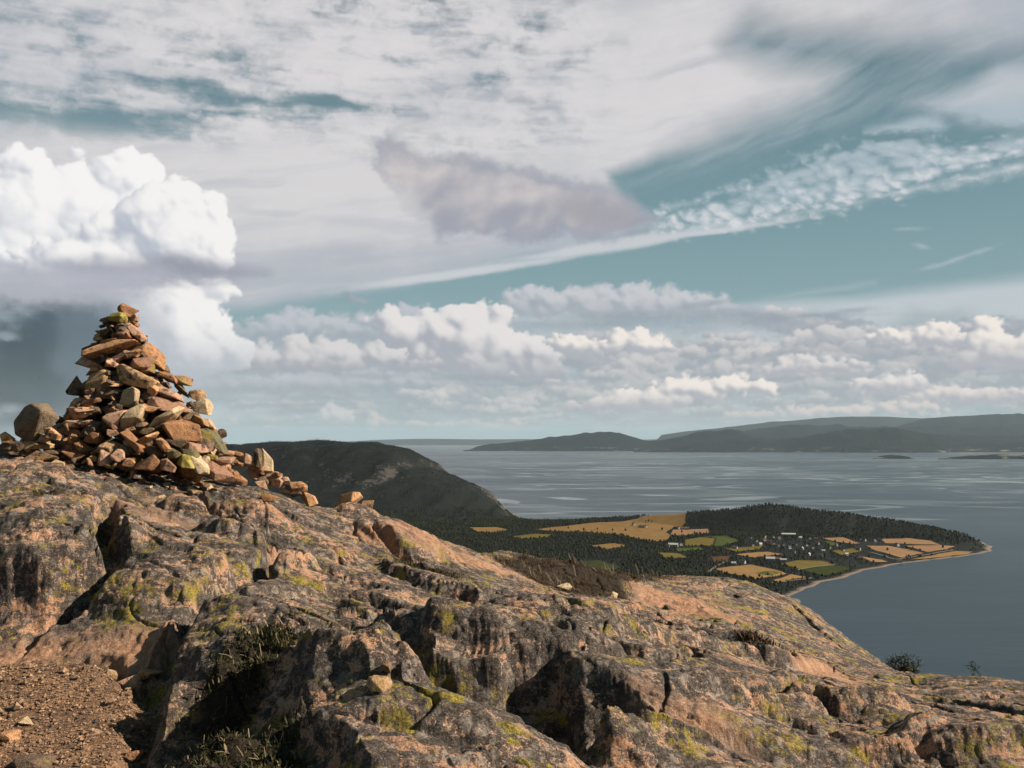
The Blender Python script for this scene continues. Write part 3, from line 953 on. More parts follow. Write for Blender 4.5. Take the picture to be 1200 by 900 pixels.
def make_road():
    m = M('gravel_road', 0.95, 0.1)
    m.color(m.mix(m.ramp(m.noise(m.pos, 0.2, 3), 0.3, 0.7), (0.08, 0.07, 0.062), (0.11, 0.10, 0.088)))
    for pts in ([(827, 673), (835, 667.5), (843, 662.5), (852, 658)], [(934, 669), (960, 664.5), (978, 662.5)], [(1020, 648), (1050, 656.5), (1085, 651), (1118, 645)], [(905, 684), (930, 681), (952, 678)]):
        W = np.array([on_land(*p) for p in pts])
        L = []
        for a, b in zip(W[:-1], W[1:]):
            for k in range(12):
                L.append(a + (b - a) * k / 12)
        L.append(W[-1])
        L = np.array(L)
        t = np.gradient(L[:, :2], axis=0)
        t /= np.linalg.norm(t, axis=1)[:, None]
        nrm = np.column_stack([-t[:, 1], t[:, 0]])
        rows = []
        for s in (-3.0, 3.0):
            p = L[:, :2] + nrm * s
            rows.append(np.column_stack([p, WZ + land_h(p[:, 0], p[:, 1]) + 2.2]))
        v = np.stack(rows, 1).reshape(-1, 3)
        o = mesh_np('road', v, grid_faces(len(L), 2)[:, ::-1], m.mat)
        tag(o, kind='structure')


make_road()

# ------------------------------------------------------------------ houses of the village and the farms
WALLS = {}
for nm, c in (('white', (0.2160, 0.2124, 0.2052)), ('cream', (0.1512, 0.1296, 0.1008)), ('red', (0.0936, 0.0216, 0.0162)), ('grey', (0.1224, 0.1224, 0.1224))):
    mm = M('painted_boards_' + nm, 0.7)
    WALLS[nm] = mm.color(mm.mix(mm.ramp(mm.noise(mm.pos, 0.4, 2), 0.3, 0.7), c, tuple(v * 0.85 for v in c)))
ROOFS = {}
for nm, c in (('slate', (0.0450, 0.0450, 0.0495)), ('tile', (0.0900, 0.0405, 0.0270)), ('sheet', (0.2790, 0.2835, 0.2880))):
    mm = M('roofing_' + nm, 0.7)
    ROOFS[nm] = mm.color(mm.mix(mm.ramp(mm.noise(mm.pos, 0.5, 2), 0.3, 0.7), c, tuple(v * 0.8 for v in c)))


def make_house(name, w, l, h, rise, wall, roof):
    """gabled house: walls with gables, and a roof with eaves"""
    root = empty(name)
    a, b = w / 2, l / 2
    v = [(-a, -b, -3), (a, -b, -3), (a, b, -3), (-a, b, -3), (-a, -b, h), (a, -b, h), (a, b, h), (-a, b, h), (0, -b, h + rise), (0, b, h + rise)]
    me = bpy.data.meshes.new('wall')
    me.from_pydata(v, [], [(0, 1, 5, 8, 4), (2, 3, 7, 9, 6), (1, 2, 6, 5), (3, 0, 4, 7)])
    me.materials.append(WALLS[wall])
    put('wall', me, root)
    e, k, t = 0.6, rise / a, 0.35
    y0, y1 = -b - 0.6, b + 0.6
    x, z0 = a + e, h - e * k
    sec = [(-x, z0), (0, h + rise), (x, z0), (x, z0 + t), (0, h + rise + t), (-x, z0 + t)]
    rv = [(p, y0, q + 0.02) for p, q in sec] + [(p, y1, q + 0.02) for p, q in sec]
    rf = [tuple(range(5, -1, -1)), tuple(range(6, 12))] + [(i, (i + 1) % 6, 6 + (i + 1) % 6, 6 + i) for i in range(6)]
    me = bpy.data.meshes.new('roof')
    me.from_pydata(rv, [], rf)
    me.materials.append(ROOFS[roof])
    put('roof', me, root)
    cm = bpy.data.meshes.new('chimney')
    c = 0.5
    zt, zb = h + rise + 1.2, h + rise - 0.6
    cm.from_pydata([(-c, c, zb), (c, c, zb), (c, 3 * c, zb), (-c, 3 * c, zb), (-c, c, zt), (c, c, zt), (c, 3 * c, zt), (-c, 3 * c, zt)], [], [(3, 2, 1, 0), (4, 5, 6, 7), (0, 1, 5, 4), (1, 2, 6, 5), (2, 3, 7, 6), (3, 0, 4, 7)])
    cm.materials.append(ROOFS['tile'])
    if w < 12:
        put('chimney', cm, root)
    return root


HOUSE_PX = []
FARMS = [
    ('barn', 14, 26, 6, 4, 'white', 'sheet', 789, 640.5, 1.3, 'large white barn with pale roof among trees below the golden fields'),
    ('farmhouse', 9, 13, 6, 3.4, 'white', 'slate', 797.5, 639.5, 0.2, 'white farmhouse right beside the large white barn'),
    ('shed', 8, 10, 4, 2.5, 'grey', 'slate', 783, 640.5, 0.9, 'low grey shed left of the large white barn'),
    ('farmhouse', 10, 14, 7, 4, 'white', 'slate', 743, 616, 0.3, 'white farmhouse in a tree clump on the big golden field'),
    ('barn', 12, 20, 5, 4, 'red', 'slate', 752, 618.6, 1.2, 'dark red barn at the tree clump on the big golden field'),
    ('farmhouse', 8, 10, 6, 3, 'white', 'tile', 757, 618.4, 0.4, 'small white house right of the dark red barn'),
    ('barn', 13, 30, 6, 4, 'cream', 'tile', 802, 621, 1.4, 'long cream barn with tiled roof at the upper edge of the golden fields'),
    ('farmhouse', 9, 12, 6, 3, 'white', 'tile', 795, 620, 0.5, 'white farmhouse left of the long cream barn'),
    ('farmhouse', 10, 15, 6, 4, 'white', 'slate', 870, 660.5, 1.0, 'white farmhouse above the pale tan field near the shore'),
    ('shed', 8, 11, 5, 3, 'cream', 'sheet', 860, 662, 1.3, 'cream shed left of the white farmhouse above the tan field'),
    ('barn', 14, 22, 7, 4, 'white', 'sheet', 903, 657.5, 1.3, 'big white barn at the corner of the olive meadow'),
    ('barn', 10, 18, 5, 3.5, 'red', 'tile', 912, 657, 1.4, 'red barn right beside the big white barn by the olive meadow'),
    ('shed', 9, 16, 5, 2.5, 'white', 'sheet', 918, 658, 1.3, 'white shed at the left end of the olive meadow'),
    ('warehouse', 16, 42, 7, 3, 'grey', 'sheet', 924, 628.5, 1.45, 'long pale warehouse below the dark wooded ridge'),
    ('farmhouse', 9, 14, 6, 3, 'white', 'slate', 861, 643.5, 1.1, 'white house alone on the small olive strip'),
    ('farmhouse', 9, 12, 6, 3, 'cream', 'slate', 1006, 645, 0.8, 'cream farmhouse at the left end of the stubble fields'),
    ('farmhouse', 9, 12, 6, 3, 'cream', 'tile', 1009, 656, 1.2, 'cream house above the beach beside the lowest stubble field'),
    ('shed', 9, 14, 5, 3, 'white', 'slate', 1054, 659, 1.2, 'white shed close to the beach at the stubble fields'),
    ('farmhouse', 9, 13, 6, 3, 'white', 'slate', 1051, 640, 0.4, 'white house between two stubble fields on the point'),
]
for (nm, w, l, h, r, wl, rf, px, py, rz, lab) in FARMS:
    o = make_house(nm, w, l, h, r, wl, rf)
    o.location = on_land(px, py)
    o.rotation_euler.z = rz
    tag(o, lab, nm, 'farm buildings on the point')
    HOUSE_PX.append(o.location[:2])
village = [(879, 632), (886, 635), (891, 639), (906, 630.5), (907, 640), (911, 640.5), (918, 639.5), (938, 631.5), (949, 632), (956, 632.5), (945, 640), (952, 643), (965, 647), (980, 640), (1008, 633.5), (1013, 634), (1025, 635), (1030, 633),
           (896, 634), (902, 636), (926, 636), (933, 639), (940, 644), (958, 638), (972, 643), (988, 646), (930, 648), (948, 651), (896, 630), (913, 632), (925, 643), (962, 652), (992, 651), (882, 640), (1038, 653)]
protos = {}
HOUSES = []
for i, (px, py) in enumerate(village):
    wl, rf = [('white', 'slate'), ('white', 'tile'), ('cream', 'slate'), ('grey', 'tile'), ('white', 'sheet')][(i * 7) % 5]
    if (wl, rf) not in protos:
        o = protos[(wl, rf)] = make_house('house', 6.5, 9, 4.6, 2.8, wl, rf)
    else:
        o = copy_tree(protos[(wl, rf)])
    p = on_land(px, py)
    o.location = p
    o.rotation_euler.z = random.uniform(0, 3.1)
    HOUSE_PX.append((p[0], p[1]))
    row = 0 if py < 634.5 else (1 if py < 641 else 2)
    HOUSES.append((row, px, o, wl, rf))
ORD = 'first second third fourth fifth sixth seventh eighth ninth tenth eleventh twelfth thirteenth fourteenth fifteenth sixteenth seventeenth eighteenth nineteenth twentieth'.split()
ROOF_WORD = {'slate': 'dark roof', 'tile': 'tiled roof', 'sheet': 'pale roof'}
for row in range(3):
    for k, (_, _, o, wl, rf) in enumerate(sorted((h for h in HOUSES if h[0] == row), key=lambda h: h[1])):
        tag(o, wl + ' village house with ' + ROOF_WORD[rf] + ', ' + ORD[k] + ' from left in the ' + ('upper', 'middle', 'lower')[row] + ' village row', 'house', 'village houses below the wooded ridge')


# ------------------------------------------------------------------ woods
def tree_shapes(rs, kind):
    """crown of a few jagged tiers (spruce) or a lumpy round crown (birch), unit height"""
    v, f = [], []
    if kind == 0:
        for (zb, zt, r) in ((0.10, 0.62, 0.24), (0.42, 1.0, 0.16)):
            b = len(v)
            n = 6
            for k in range(n):
                a = 2 * math.pi * (k + rs.uniform(-0.25, 0.25)) / n
                q = r * rs.uniform(0.7, 1.25)
                v.append((q * math.cos(a), q * math.sin(a), zb + rs.uniform(-0.06, 0.06)))
            v.append((rs.normal() * 0.015, rs.normal() * 0.015, zt))
            f += [(b + k, b + (k + 1) % n, b + n) for k in range(n)]
    else:
        t = (1 + 5 ** 0.5) / 2
        ico = np.array([(-1, t, 0), (1, t, 0), (-1, -t, 0), (1, -t, 0), (0, -1, t), (0, 1, t), (0, -1, -t), (0, 1, -t), (t, 0, -1), (t, 0, 1), (-t, 0, -1), (-t, 0, 1)]) / 1.902
        fi = [(0, 11, 5), (0, 5, 1), (0, 1, 7), (0, 7, 10), (0, 10, 11), (1, 5, 9), (5, 11, 4), (11, 10, 2), (10, 7, 6), (7, 1, 8), (3, 9, 4), (3, 4, 2), (3, 2, 6), (3, 6, 8), (3, 8, 9), (4, 9, 5), (2, 4, 11), (6, 2, 10), (8, 6, 7), (9, 8, 1)]
        for p in ico:
            q = p * rs.uniform(0.75, 1.2)
            v.append((q[0] * 0.36, q[1] * 0.36, 0.55 + q[2] * 0.42))
        f = fi
    return np.array(v), np.array(f)


def forest_mat(name, a, b):
    m = M(name, 0.9, 0.1)
    n = m.noise(m.mapping((1 / 9.0,) * 3), 1.0, 3, 0.6)
    n2 = m.noise(m.mapping((1 / 130.0,) * 3), 1.0, 3, 0.6)
    c = m.mix(m.ramp(n, 0.3, 0.7), a, b)
    c = m.mix(m.ramp(n2, 0.45, 0.65, 0, 0.6), c, tuple(v * 1.5 for v in b))
    return m.color(c)


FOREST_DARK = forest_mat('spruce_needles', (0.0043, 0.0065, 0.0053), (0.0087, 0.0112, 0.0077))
FOREST_CLOUD_SHADE = forest_mat('cloud_shaded_needles', (0.0020, 0.0034, 0.0042), (0.0040, 0.0058, 0.0064))  # headland needles: cloud shadow put into the colour as a darker tone
FOREST_LEAF = forest_mat('birch_leaves', (0.0093, 0.0124, 0.0056), (0.0174, 0.0205, 0.0087))


def plant(name, pts, heights, mat, kind, seed):
    rs = np.random.RandomState(seed)
    shapes = [tree_shapes(rs, kind) for _ in range(7)]
    Vs, Fs, off = [], [], 0
    for si, (v, f) in enumerate(shapes):
        idx = np.arange(si, len(pts), 7)
        if not len(idx):
            continue
        p, h = pts[idx], heights[idx]
        a = rs.uniform(0, 2 * math.pi, len(idx))
        c, s = np.cos(a)[:, None], np.sin(a)[:, None]
        x = (v[None, :, 0] * c - v[None, :, 1] * s) * h[:, None]
        y = (v[None, :, 0] * s + v[None, :, 1] * c) * h[:, None]
        z = v[None, :, 2] * h[:, None]
        V = np.stack([x + p[:, 0:1], y + p[:, 1:2], z + p[:, 2:3]], -1)
        Vs.append(V.reshape(-1, 3))
        Fs.append((f[None] + (np.arange(len(idx)) * len(v))[:, None, None]).reshape(-1, 3) + off)
        off += len(idx) * len(v)
    o = mesh_np(name, np.concatenate(Vs), np.concatenate(Fs), mat, False)
    tag(o, kind='stuff')
    return o


def make_woods():
    rs = np.random.RandomState(31)
    step = 10.5
    gx, gy = np.meshgrid(np.arange(-2300, 1700, step), np.arange(1850, 5000, step))
    x = (gx + rs.uniform(-6, 6, gx.shape)).ravel()
    y = (gy + rs.uniform(-6, 6, gy.shape)).ravel()
    ang = np.abs(x / y)
    k = ang < 0.58
    x, y = x[k], y[k]
    d = poly_dist(x + 14 * fbm(x / 90, y / 90, 3, 201), y + 14 * fbm(x / 90, y / 90, 3, 202), COAST)
    ok = d > 15
    for p in FIELD_POLYS:
        ok &= poly_dist(x, y, p) < -4
    x, y, d = x[ok], y[ok], d[ok]
    h = land_h(x, y)
    # keep what can be seen: not too far behind the crests, not under the near ridge
    far = np.zeros(len(x), bool)
    py = 517 - F * (WZ + h + 12) / y
    px = 600 + F * x / y
    # nothing stands where the summit rock hides the ground by a wide margin
    far |= py > np.interp(px, [200, 380, 560, 740, 930, 1000], [600, 640, 685, 715, 755, 800])
    far |= (px < 180)
    # village and farm clearings are open: few trees
    dens = np.ones(len(x))
    vill = poly_dist(px, py, [(872, 626), (960, 627), (1040, 630), (1050, 642), (1000, 660), (960, 655), (900, 650), (872, 642)])
    dens = np.where(vill > 0, 0.45, dens)
    hp = np.array(HOUSE_PX)
    for q in hp:
        near = np.hypot(x - q[0], y - q[1])
        dens = np.where(near < 12, 0, dens)
        front = (np.abs(x - q[0]) < 13) & (y < q[1]) & (y > q[1] - 34)
        dens = np.where(front, 0.0, dens)
    e = 8.0
    slope = np.hypot(land_h(x + e, y) - h, land_h(x, y + e) - h) / e
    crag = fbm(x / 60, y / 60, 4, 77)
    bare = (slope > 0.53) & (crag > -0.15)
    dens = np.where(bare, 0.07, dens)
    dens = dens * np.where((x < -600) & (y > 4300), 0.7, 1)
    point = (px > 995) & (py > 630) & (py < 662)
    dens = np.where(point & (fbm(x / 70, y / 70, 3, 78) < 0.25), 0.06, dens)
    ok = (rs.rand(len(x)) < dens) & ~far
    x, y, h, px, py = x[ok], y[ok], h[ok], px[ok], py[ok]
    P = np.column_stack([x, y, WZ + h - 0.3])
    leaf = rs.rand(len(x)) < np.where((h < 45) & (fbm(x / 160, y / 160, 3, 79) > 0.05), 0.6, 0.2)
    hs = np.where(leaf, rs.uniform(5, 10, len(x)), 4.5 + 7 * rs.rand(len(x)) ** 1.8)
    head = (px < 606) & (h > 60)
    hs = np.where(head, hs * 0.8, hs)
    pt = (px > 640) & ~head
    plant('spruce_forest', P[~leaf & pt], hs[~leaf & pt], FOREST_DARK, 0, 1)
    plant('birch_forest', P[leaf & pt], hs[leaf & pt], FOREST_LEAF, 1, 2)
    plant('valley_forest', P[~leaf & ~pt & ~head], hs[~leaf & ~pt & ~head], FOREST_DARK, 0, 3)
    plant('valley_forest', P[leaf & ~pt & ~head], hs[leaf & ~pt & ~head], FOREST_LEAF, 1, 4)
    plant('headland_forest', P[head], hs[head] * 0.72, FOREST_CLOUD_SHADE, 0, 5)
    return len(x)


print('TREES', make_woods())


def field_trees():
    """single trees that stand free on the fields"""
    rs = np.random.RandomState(3)
    v, f = tree_shapes(rs, 1)
    m1 = mesh_np('crown', v, f, FOREST_LEAF, False, link=False)
    n = 6
    tv = [(0.035 * math.cos(k * 1.047), 0.035 * math.sin(k * 1.047), -0.05) for k in range(n)] + [(0.02 * math.cos(k * 1.047), 0.02 * math.sin(k * 1.047), 0.4) for k in range(n)]
    mb = M('bark', 0.9).color((0.05, 0.04, 0.03))
    tm = mesh_np('trunk', tv, [(k, (k + 1) % n, n + (k + 1) % n, n + k) for k in range(n)], mb, True, link=False)
    first = None
    TR = []
    for (px, py) in [(666, 620), (684, 622), (700, 621.5), (718, 622.5), (733, 623), (757, 612), (760, 612), (764, 612.4), (776, 622), (799, 625), (814, 626.5), (768, 636), (774, 636), (846, 672), (852, 674), (862, 676), (872, 678), (880, 679.5), (890, 677), (900, 675), (1075, 652), (1092, 652), (1105, 643), (1040, 646), (1068, 646)]:
        if first is None:
            first = o = empty('field_tree')
            put('crown', m1, o)
            put('trunk', tm, o)
        else:
            o = copy_tree(first)
        o.location = on_land(px, py)
        o.rotation_euler.z = rs.uniform(0, 6)
        s = rs.uniform(7, 12)
        o.scale = (s, s, s)
        where = 0 if px < 820 else (1 if px < 950 else 2)
        TR.append((where, px, o))
    for where in range(3):
        for k, (_, _, o) in enumerate(sorted((t for t in TR if t[0] == where), key=lambda t: t[1])):
            tag(o, 'small dark round tree, ' + ORD[k] + ' from left ' + ('on the big golden field', 'along the pale tan field', 'among the stubble fields')[where], 'tree', 'lone trees between the fields')


field_trees()


# ------------------------------------------------------------------ far shores
FARM = M('far_woods', 0.95, 0.05)
_n = FARM.noise(FARM.mapping((1 / 900.0,) * 3), 1.0, 5, 0.62)
_n2 = FARM.noise(FARM.mapping((1 / 300.0, 1 / 300.0, 1 / 60.0)), 1.0, 4, 0.6)
_c = FARM.mix(FARM.ramp(_n, 0.35, 0.65), (0.0020, 0.0045, 0.0065), (0.0065, 0.0100, 0.0120))
_s = FARM.t.nodes.new('ShaderNodeSeparateXYZ')
FARM.link(FARM.pos, _s.inputs[0])
_low = FARM.ramp(_s.outputs[2], WZ + 200, WZ + 20)
_c = FARM.mix(FARM.math('MULTIPLY', _low, FARM.ramp(_n2, 0.56, 0.66)), _c, (0.1120, 0.0960, 0.0680))
FARM.color(_c)


def shore(name, sky_pts, depth, thick, seed, lab=None, rough=1.0, n=260, m=26):
    """a stretch of far coast: hills whose crest stands on the given line of the photo"""
    px = np.array([p[0] for p in sky_pts], float)
    py = np.array([p[1] for p in sky_pts], float)
    s = np.linspace(px[0], px[-1], n)
    top = np.interp(s, px, py)
    k = np.array([0.25, 0.5, 0.25])
    top[1:-1] = np.convolve(top, k, 'valid')
    t = np.linspace(0, 1, m)
    V = np.zeros((m, n, 3), np.float32)
    crest = 0.42
    for j, tt in enumerate(t):
        d = depth + thick * tt
        dc = depth + thick * crest
        X = (s - 600) / F * d
        Zc = (517 - top) / F * dc - WZ
        prof = math.sin(min(1.0, tt / crest) * math.pi / 2) ** 1.25 if tt <= crest else math.cos((tt - crest) / (1 - crest) * math.pi / 2) ** 1.2
        nz = fbm(X / (thick * 0.16), np.full_like(X, d / (thick * 0.16)), 5, seed)
        rd_ = ridged(X / (thick * 0.30), np.full_like(X, d / (thick * 0.30)), 4, seed + 5)
        side = np.minimum(1, np.minimum(np.arange(n), np.arange(n)[::-1]) / 6.0)
        bump = 1 + rough * (0.14 * nz + 0.22 * (rd_ - 0.4)) * (1 if tt < crest - 0.04 else 0.35)
        h = np.maximum(Zc, 4) * prof * bump * side - (6 if tt in (0.0, 1.0) else 0)
        V[j] = np.stack([X, np.full_like(X, d) + thick * 0.02 * nz, WZ + h], -1)
    o = mesh_np(name, V.reshape(-1, 3), grid_faces(m, n), FARM.mat)
    tag(o, kind='structure')


shore('far_mountains', [(760, 512), (800, 506), (830, 503), (870, 499), (900, 495), (930, 493), (960, 490), (1000, 488), (1040, 488.5), (1080, 491), (1130, 489), (1200, 490), (1400, 488)], 56000, 9000, 41, rough=0.4)
shore('far_hills', [(380, 519), (440, 515.5), (500, 514), (560, 515), (620, 514.5), (700, 516), (760, 515), (820, 514), (860, 516)], 78000, 9000, 42, rough=0.3)
shore('far_mountains', [(1030, 508), (1045, 503), (1060, 497), (1090, 490), (1120, 487.5), (1160, 486.5), (1200, 485.5), (1300, 483), (1400, 486)], 43000, 8000, 43, rough=0.5)
shore('far_hills', [(840, 510), (890, 503), (920, 499), (950, 498), (1000, 500), (1060, 501), (1100, 498), (1150, 500), (1200, 498), (1300, 500)], 39000, 5000, 44, rough=0.7)
shore('far_coast', [(543, 527), (556, 524), (575, 520.5), (600, 518.5), (625, 516), (650, 513), (680, 509), (705, 507), (728, 508.5), (745, 513), (758, 517), (775, 516), (800, 511), (825, 506.5), (850, 505), (868, 506), (890, 511), (910, 513.5), (950, 513), (1000, 512), (1050, 511), (1100, 510), (1160, 512), (1250, 509)], 32500, 4200, 45)
shore('far_coast', [(742, 528.5), (765, 525), (790, 522.5), (820, 519), (850, 516.5), (880, 515), (908, 516), (935, 513), (960, 509), (985, 505), (1010, 503), (1040, 502.5), (1060, 504.5), (1085, 509), (1105, 513.5), (1122, 519), (1145, 518), (1170, 519.5), (1200, 518), (1280, 516)], 29000, 3200, 46)
shore('far_coast', [(985, 526), (1005, 521), (1025, 517), (1050, 515.5), (1080, 517), (1098, 521), (1112, 526)], 28200, 1500, 47)
shore('islet', [(1022, 537), (1032, 534), (1045, 533), (1058, 534), (1069, 536.5)], 18300, 700, 48, n=60, m=12)
shore('islet', [(1098, 538), (1115, 535.5), (1140, 533.5), (1165, 532.5), (1190, 533.5), (1215, 532.5), (1260, 536)], 17900, 900, 49, n=80, m=12)

# ------------------------------------------------------------------ the summit rock
# (photo x, photo y, distance) of points on the bedrock
CTRL = [
    # path and its edges
    (80, 890, 4.9), (80, 850, 5.25), (80, 790, 6.0), (-60, 800, 6.0), (60, 760, 6.35), (-40, 750, 6.6), (130, 755, 6.2), (170, 775, 5.95),
    # left boulders up to the cairn
    (50, 700, 6.85), (30, 640, 7.3), (60, 592, 8.1), (-60, 590, 8.2), (140, 600, 8.2), (190, 640, 7.6), (190, 710, 6.7), (0, 560, 8.6), (100, 560, 8.95),
    (0, 533, 9.4), (-80, 524, 9.7), (40, 538, 9.3), (20, 532, 10.0), (-60, 528, 10.6), (60, 540, 10.0), (170, 564, 9.2), (170, 549, 10.1), (240, 580, 9.2), (280, 575, 9.9), (340, 585, 10.2), (300, 640, 8.3), (290, 690, 7.2),
    (370, 594, 10.4), (400, 640, 9.1), (440, 604, 11.0), (470, 614, 11.2), (520, 634, 11.3), (560, 645, 11.4), (610, 652, 11.8),
    # right of the path
    (240, 730, 6.15), (200, 810, 5.45), (180, 870, 4.95), (320, 750, 5.9), (340, 800, 5.15), (260, 850, 4.85), (240, 900, 4.4), (430, 800, 5.0), (380, 870, 4.5),
    (380, 710, 7.0), (450, 680, 8.2), (470, 730, 6.9), (540, 700, 8.3), (520, 660, 9.8), (560, 745, 6.7), (600, 770, 6.15), (640, 715, 8.6), (700, 740, 7.7),
    # heath saddle and the far slab
    (690, 668, 12.2), (660, 690, 10.8), (740, 690, 11.8), (760, 676, 13.4), (800, 682, 14.0), (870, 696, 14.6), (940, 728, 14.6), (1000, 764, 14.2), (1032, 786, 13.6),
    (780, 715, 10.9), (860, 740, 10.6), (900, 760, 10.0), (960, 785, 9.9), (830, 770, 8.3), (1010, 800, 9.8),
    # right foreground
    (1050, 790, 11.4), (1100, 794, 11.2), (1200, 807, 10.8), (1320, 826, 10.4), (1100, 830, 8.3), (1200, 860, 7.2), (1000, 850, 7.2), (900, 830, 7.0), (960, 890, 5.6), (1150, 895, 5.9), (1320, 910, 5.8),
    (800, 800, 7.0), (720, 800, 6.3), (780, 860, 5.4), (860, 890, 5.2), (640, 830, 5.55), (560, 845, 5.15), (600, 890, 4.5), (500, 860, 4.7), (700, 890, 4.75), (470, 900, 4.2),
]
CW = np.array([at(*c) for c in CTRL])
EXTRA = np.array([
    # behind the crest the summit falls away
    (-6.5, 13.0, -1.0), (-4.4, 12.4, -1.2), (-3.6, 13.5, -2.0), (-2.2, 13.4, -2.4), (-1.0, 14.0, -2.9), (0.1, 14.6, -3.0), (1.2, 15.5, -3.3), (2.6, 17.5, -4.4), (4.0, 18.0, -5.6), (5.6, 17.2, -6.2), (6.4, 14.8, -5.4), (8.0, 13.0, -4.8), (10.0, 11.6, -4.6),
    (-9.0, 9.0, -0.3), (-7.0, 6.0, -0.9), (-4.0, 3.6, -1.5), (8.0, 5.5, -2.5), (5.0, 3.0, -1.9), (0.0, 2.0, -1.62), (-2.0, 2.5, -1.62), (2.0, 2.5, -1.66), (0.0, -3.0, -1.7), (-6.0, -2.0, -1.5), (6.0, -2.0, -2.4), (0.0, -9.0, -2.2), (-12.0, 0.0, -1.6), (11.0, 0.0, -3.6), (-12.0, 14.0, -1.4), (12.0, 7.0, -4.0), (-9.0, -9.0, -2.4), (9.0, -9.0, -3.6)])
CW = np.concatenate([CW, EXTRA])


def tps_fit(P, z, lam):
    d = np.hypot(P[:, None, 0] - P[None, :, 0], P[:, None, 1] - P[None, :, 1])
    Kk = np.where(d > 0, d * d * np.log(d + 1e-12), 0) + lam * np.eye(len(P))
    Q = np.column_stack([np.ones(len(P)), P])
    A = np.block([[Kk, Q], [Q.T, np.zeros((3, 3))]])
    return np.linalg.solve(A, np.concatenate([z, np.zeros(3)]))


TW = tps_fit(CW[:, :2], CW[:, 2], 0.02)


def tps(x, y):
    out = TW[-3] + TW[-2] * x + TW[-1] * y
    for (px, py, _), w in zip(CW, TW[:-3]):
        d2 = (x - px) ** 2 + (y - py) ** 2 + 1e-9
        out = out + w * 0.5 * d2 * np.log(d2)
    return out


# rounded swellings and hollows of the rock: photo x, photo y, distance, half width, half depth (m), turn, height, steepness
DOMES = [
    (55, 648, 7.3, 0.80, 0.62, 8, 0.24, 3), (190, 672, 7.05, 0.60, 0.50, -20, 0.20, 3), (105, 572, 8.9, 0.40, 0.30, 0, 0.06, 3), (15, 575, 8.7, 0.50, 0.35, 0, 0.06, 3),
    (300, 745, 5.95, 0.72, 0.48, -25, 0.22, 2.5), (400, 815, 4.95, 0.55, 0.34, -20, 0.20, 2.2), (575, 775, 6.05, 0.80, 0.36, -10, 0.20, 3),
    (480, 875, 4.55, 0.85, 0.33, -14, 0.16, 3), (740, 765, 6.9, 0.60, 0.32, -18, 0.12, 3), (830, 850, 5.7, 0.85, 0.48, -15, 0.15, 3), (475, 642, 10.1, 0.50, 0.42, -10, 0.12, 4),
    (265, 602, 8.8, 0.62, 0.40, -15, 0.13, 3), (335, 622, 8.9, 0.70, 0.36, -18, 0.12, 3), (1150, 885, 6.1, 0.55, 0.40, 0, 0.13, 3), (420, 610, 10.6, 0.24, 0.22, 0, 0.10, 3), (310, 660, 7.9, 0.7, 0.35, -20, 0.10, 3),
    (990, 830, 7.8, 0.55, 0.30, -15, 0.10, 3), (1080, 850, 7.5, 0.55, 0.30, -10, 0.10, 3), (660, 740, 7.6, 0.7, 0.30, -12, 0.10, 3),
    (590, 852, 5.2, 0.74, 0.32, -4, -0.42, 3), (480, 838, 5.3, 0.45, 0.26, -10, -0.30, 4), (205, 832, 5.2, 0.22, 0.36, 20, -0.12, 3), (560, 822, 5.5, 0.35, 0.22, 0, -0.10, 3), (255, 850, 4.85, 0.46, 0.46, 0, -0.38, 3), (330, 880, 4.6, 0.4, 0.24, 0, -0.15, 3), (405, 765, 5.75, 0.20, 0.16, 0, -0.14, 3),
    (690, 690, 11.2, 1.5, 0.7, -8, -0.12, 2), (865, 762, 9.7, 0.6, 0.22, -14, -0.14, 3), (440, 722, 7.4, 0.42, 0.20, -20, -0.20, 3), (440, 792, 5.65, 0.34, 0.26, -10, -0.34, 4), (1010, 862, 6.9, 0.5, 0.18, -12, -0.14, 3), (1140, 872, 6.6, 0.4, 0.2, 0, -0.12, 3),
]
# steps in the rock, photo points read so that the high side lies on the left hand: height, and how far back the step is felt
STEPS = [
    ([(-60, 676), (10, 690), (60, 686), (98, 670), (124, 632)], 0.20, 0.55),
    ([(90, 744), (140, 742), (205, 742), (262, 728)], 0.04, 0.4),
    ([(436, 640), (462, 664), (505, 684), (560, 700), (600, 702)], 0.10, 0.5),
    ([(380, 690), (402, 706), (428, 722), (470, 726), (500, 722)], 0.07, 0.5),
    ([(520, 738), (486, 748), (456, 772), (432, 800), (420, 822)], 0.11, 0.4),
    ([(520, 812), (560, 794), (600, 778), (640, 782), (672, 800), (690, 832), (730, 850)], 0.30, 0.45),
    ([(640, 742), (720, 742), (790, 744), (850, 754), (930, 770), (1000, 778)], 0.12, 0.8),
    ([(780, 838), (850, 838), (930, 850), (1000, 868), (1070, 872), (1130, 862)], 0.16, 0.6),
    ([(215, 742), (186, 790), (158, 836), (150, 870), (176, 930)], 0.30, 0.5),
    ([(210, 600), (250, 622), (300, 640), (330, 642)], 0.13, 0.6),
    ([(296, 654), (340, 668), (380, 664), (420, 668)], 0.10, 0.6),
    ([(250, 716), (300, 700), (345, 696), (400, 684)], 0.09, 0.5),
    ([(640, 700), (700, 716), (760, 722), (830, 728)], 0.06, 0.6),
    ([(560, 716), (620, 730), (680, 734)], 0.05, 0.5), ([(690, 776), (760, 800), (840, 806), (900, 800)], 0.12, 0.6),
    ([(880, 806), (960, 822), (1040, 830), (1100, 826)], 0.10, 0.6), ([(1020, 800), (1100, 812), (1180, 822), (1260, 836)], 0.10, 0.6),
    ([(330, 836), (380, 872), (420, 905), (440, 950)], 0.20, 0.5), ([(1060, 880), (1130, 880), (1200, 884), (1280, 890)], 0.12, 0.5),
    ([(-40, 592), (30, 600), (90, 596), (130, 590)], 0.10, 0.5), ([(150, 590), (200, 604), (230, 612)], 0.08, 0.5),
]


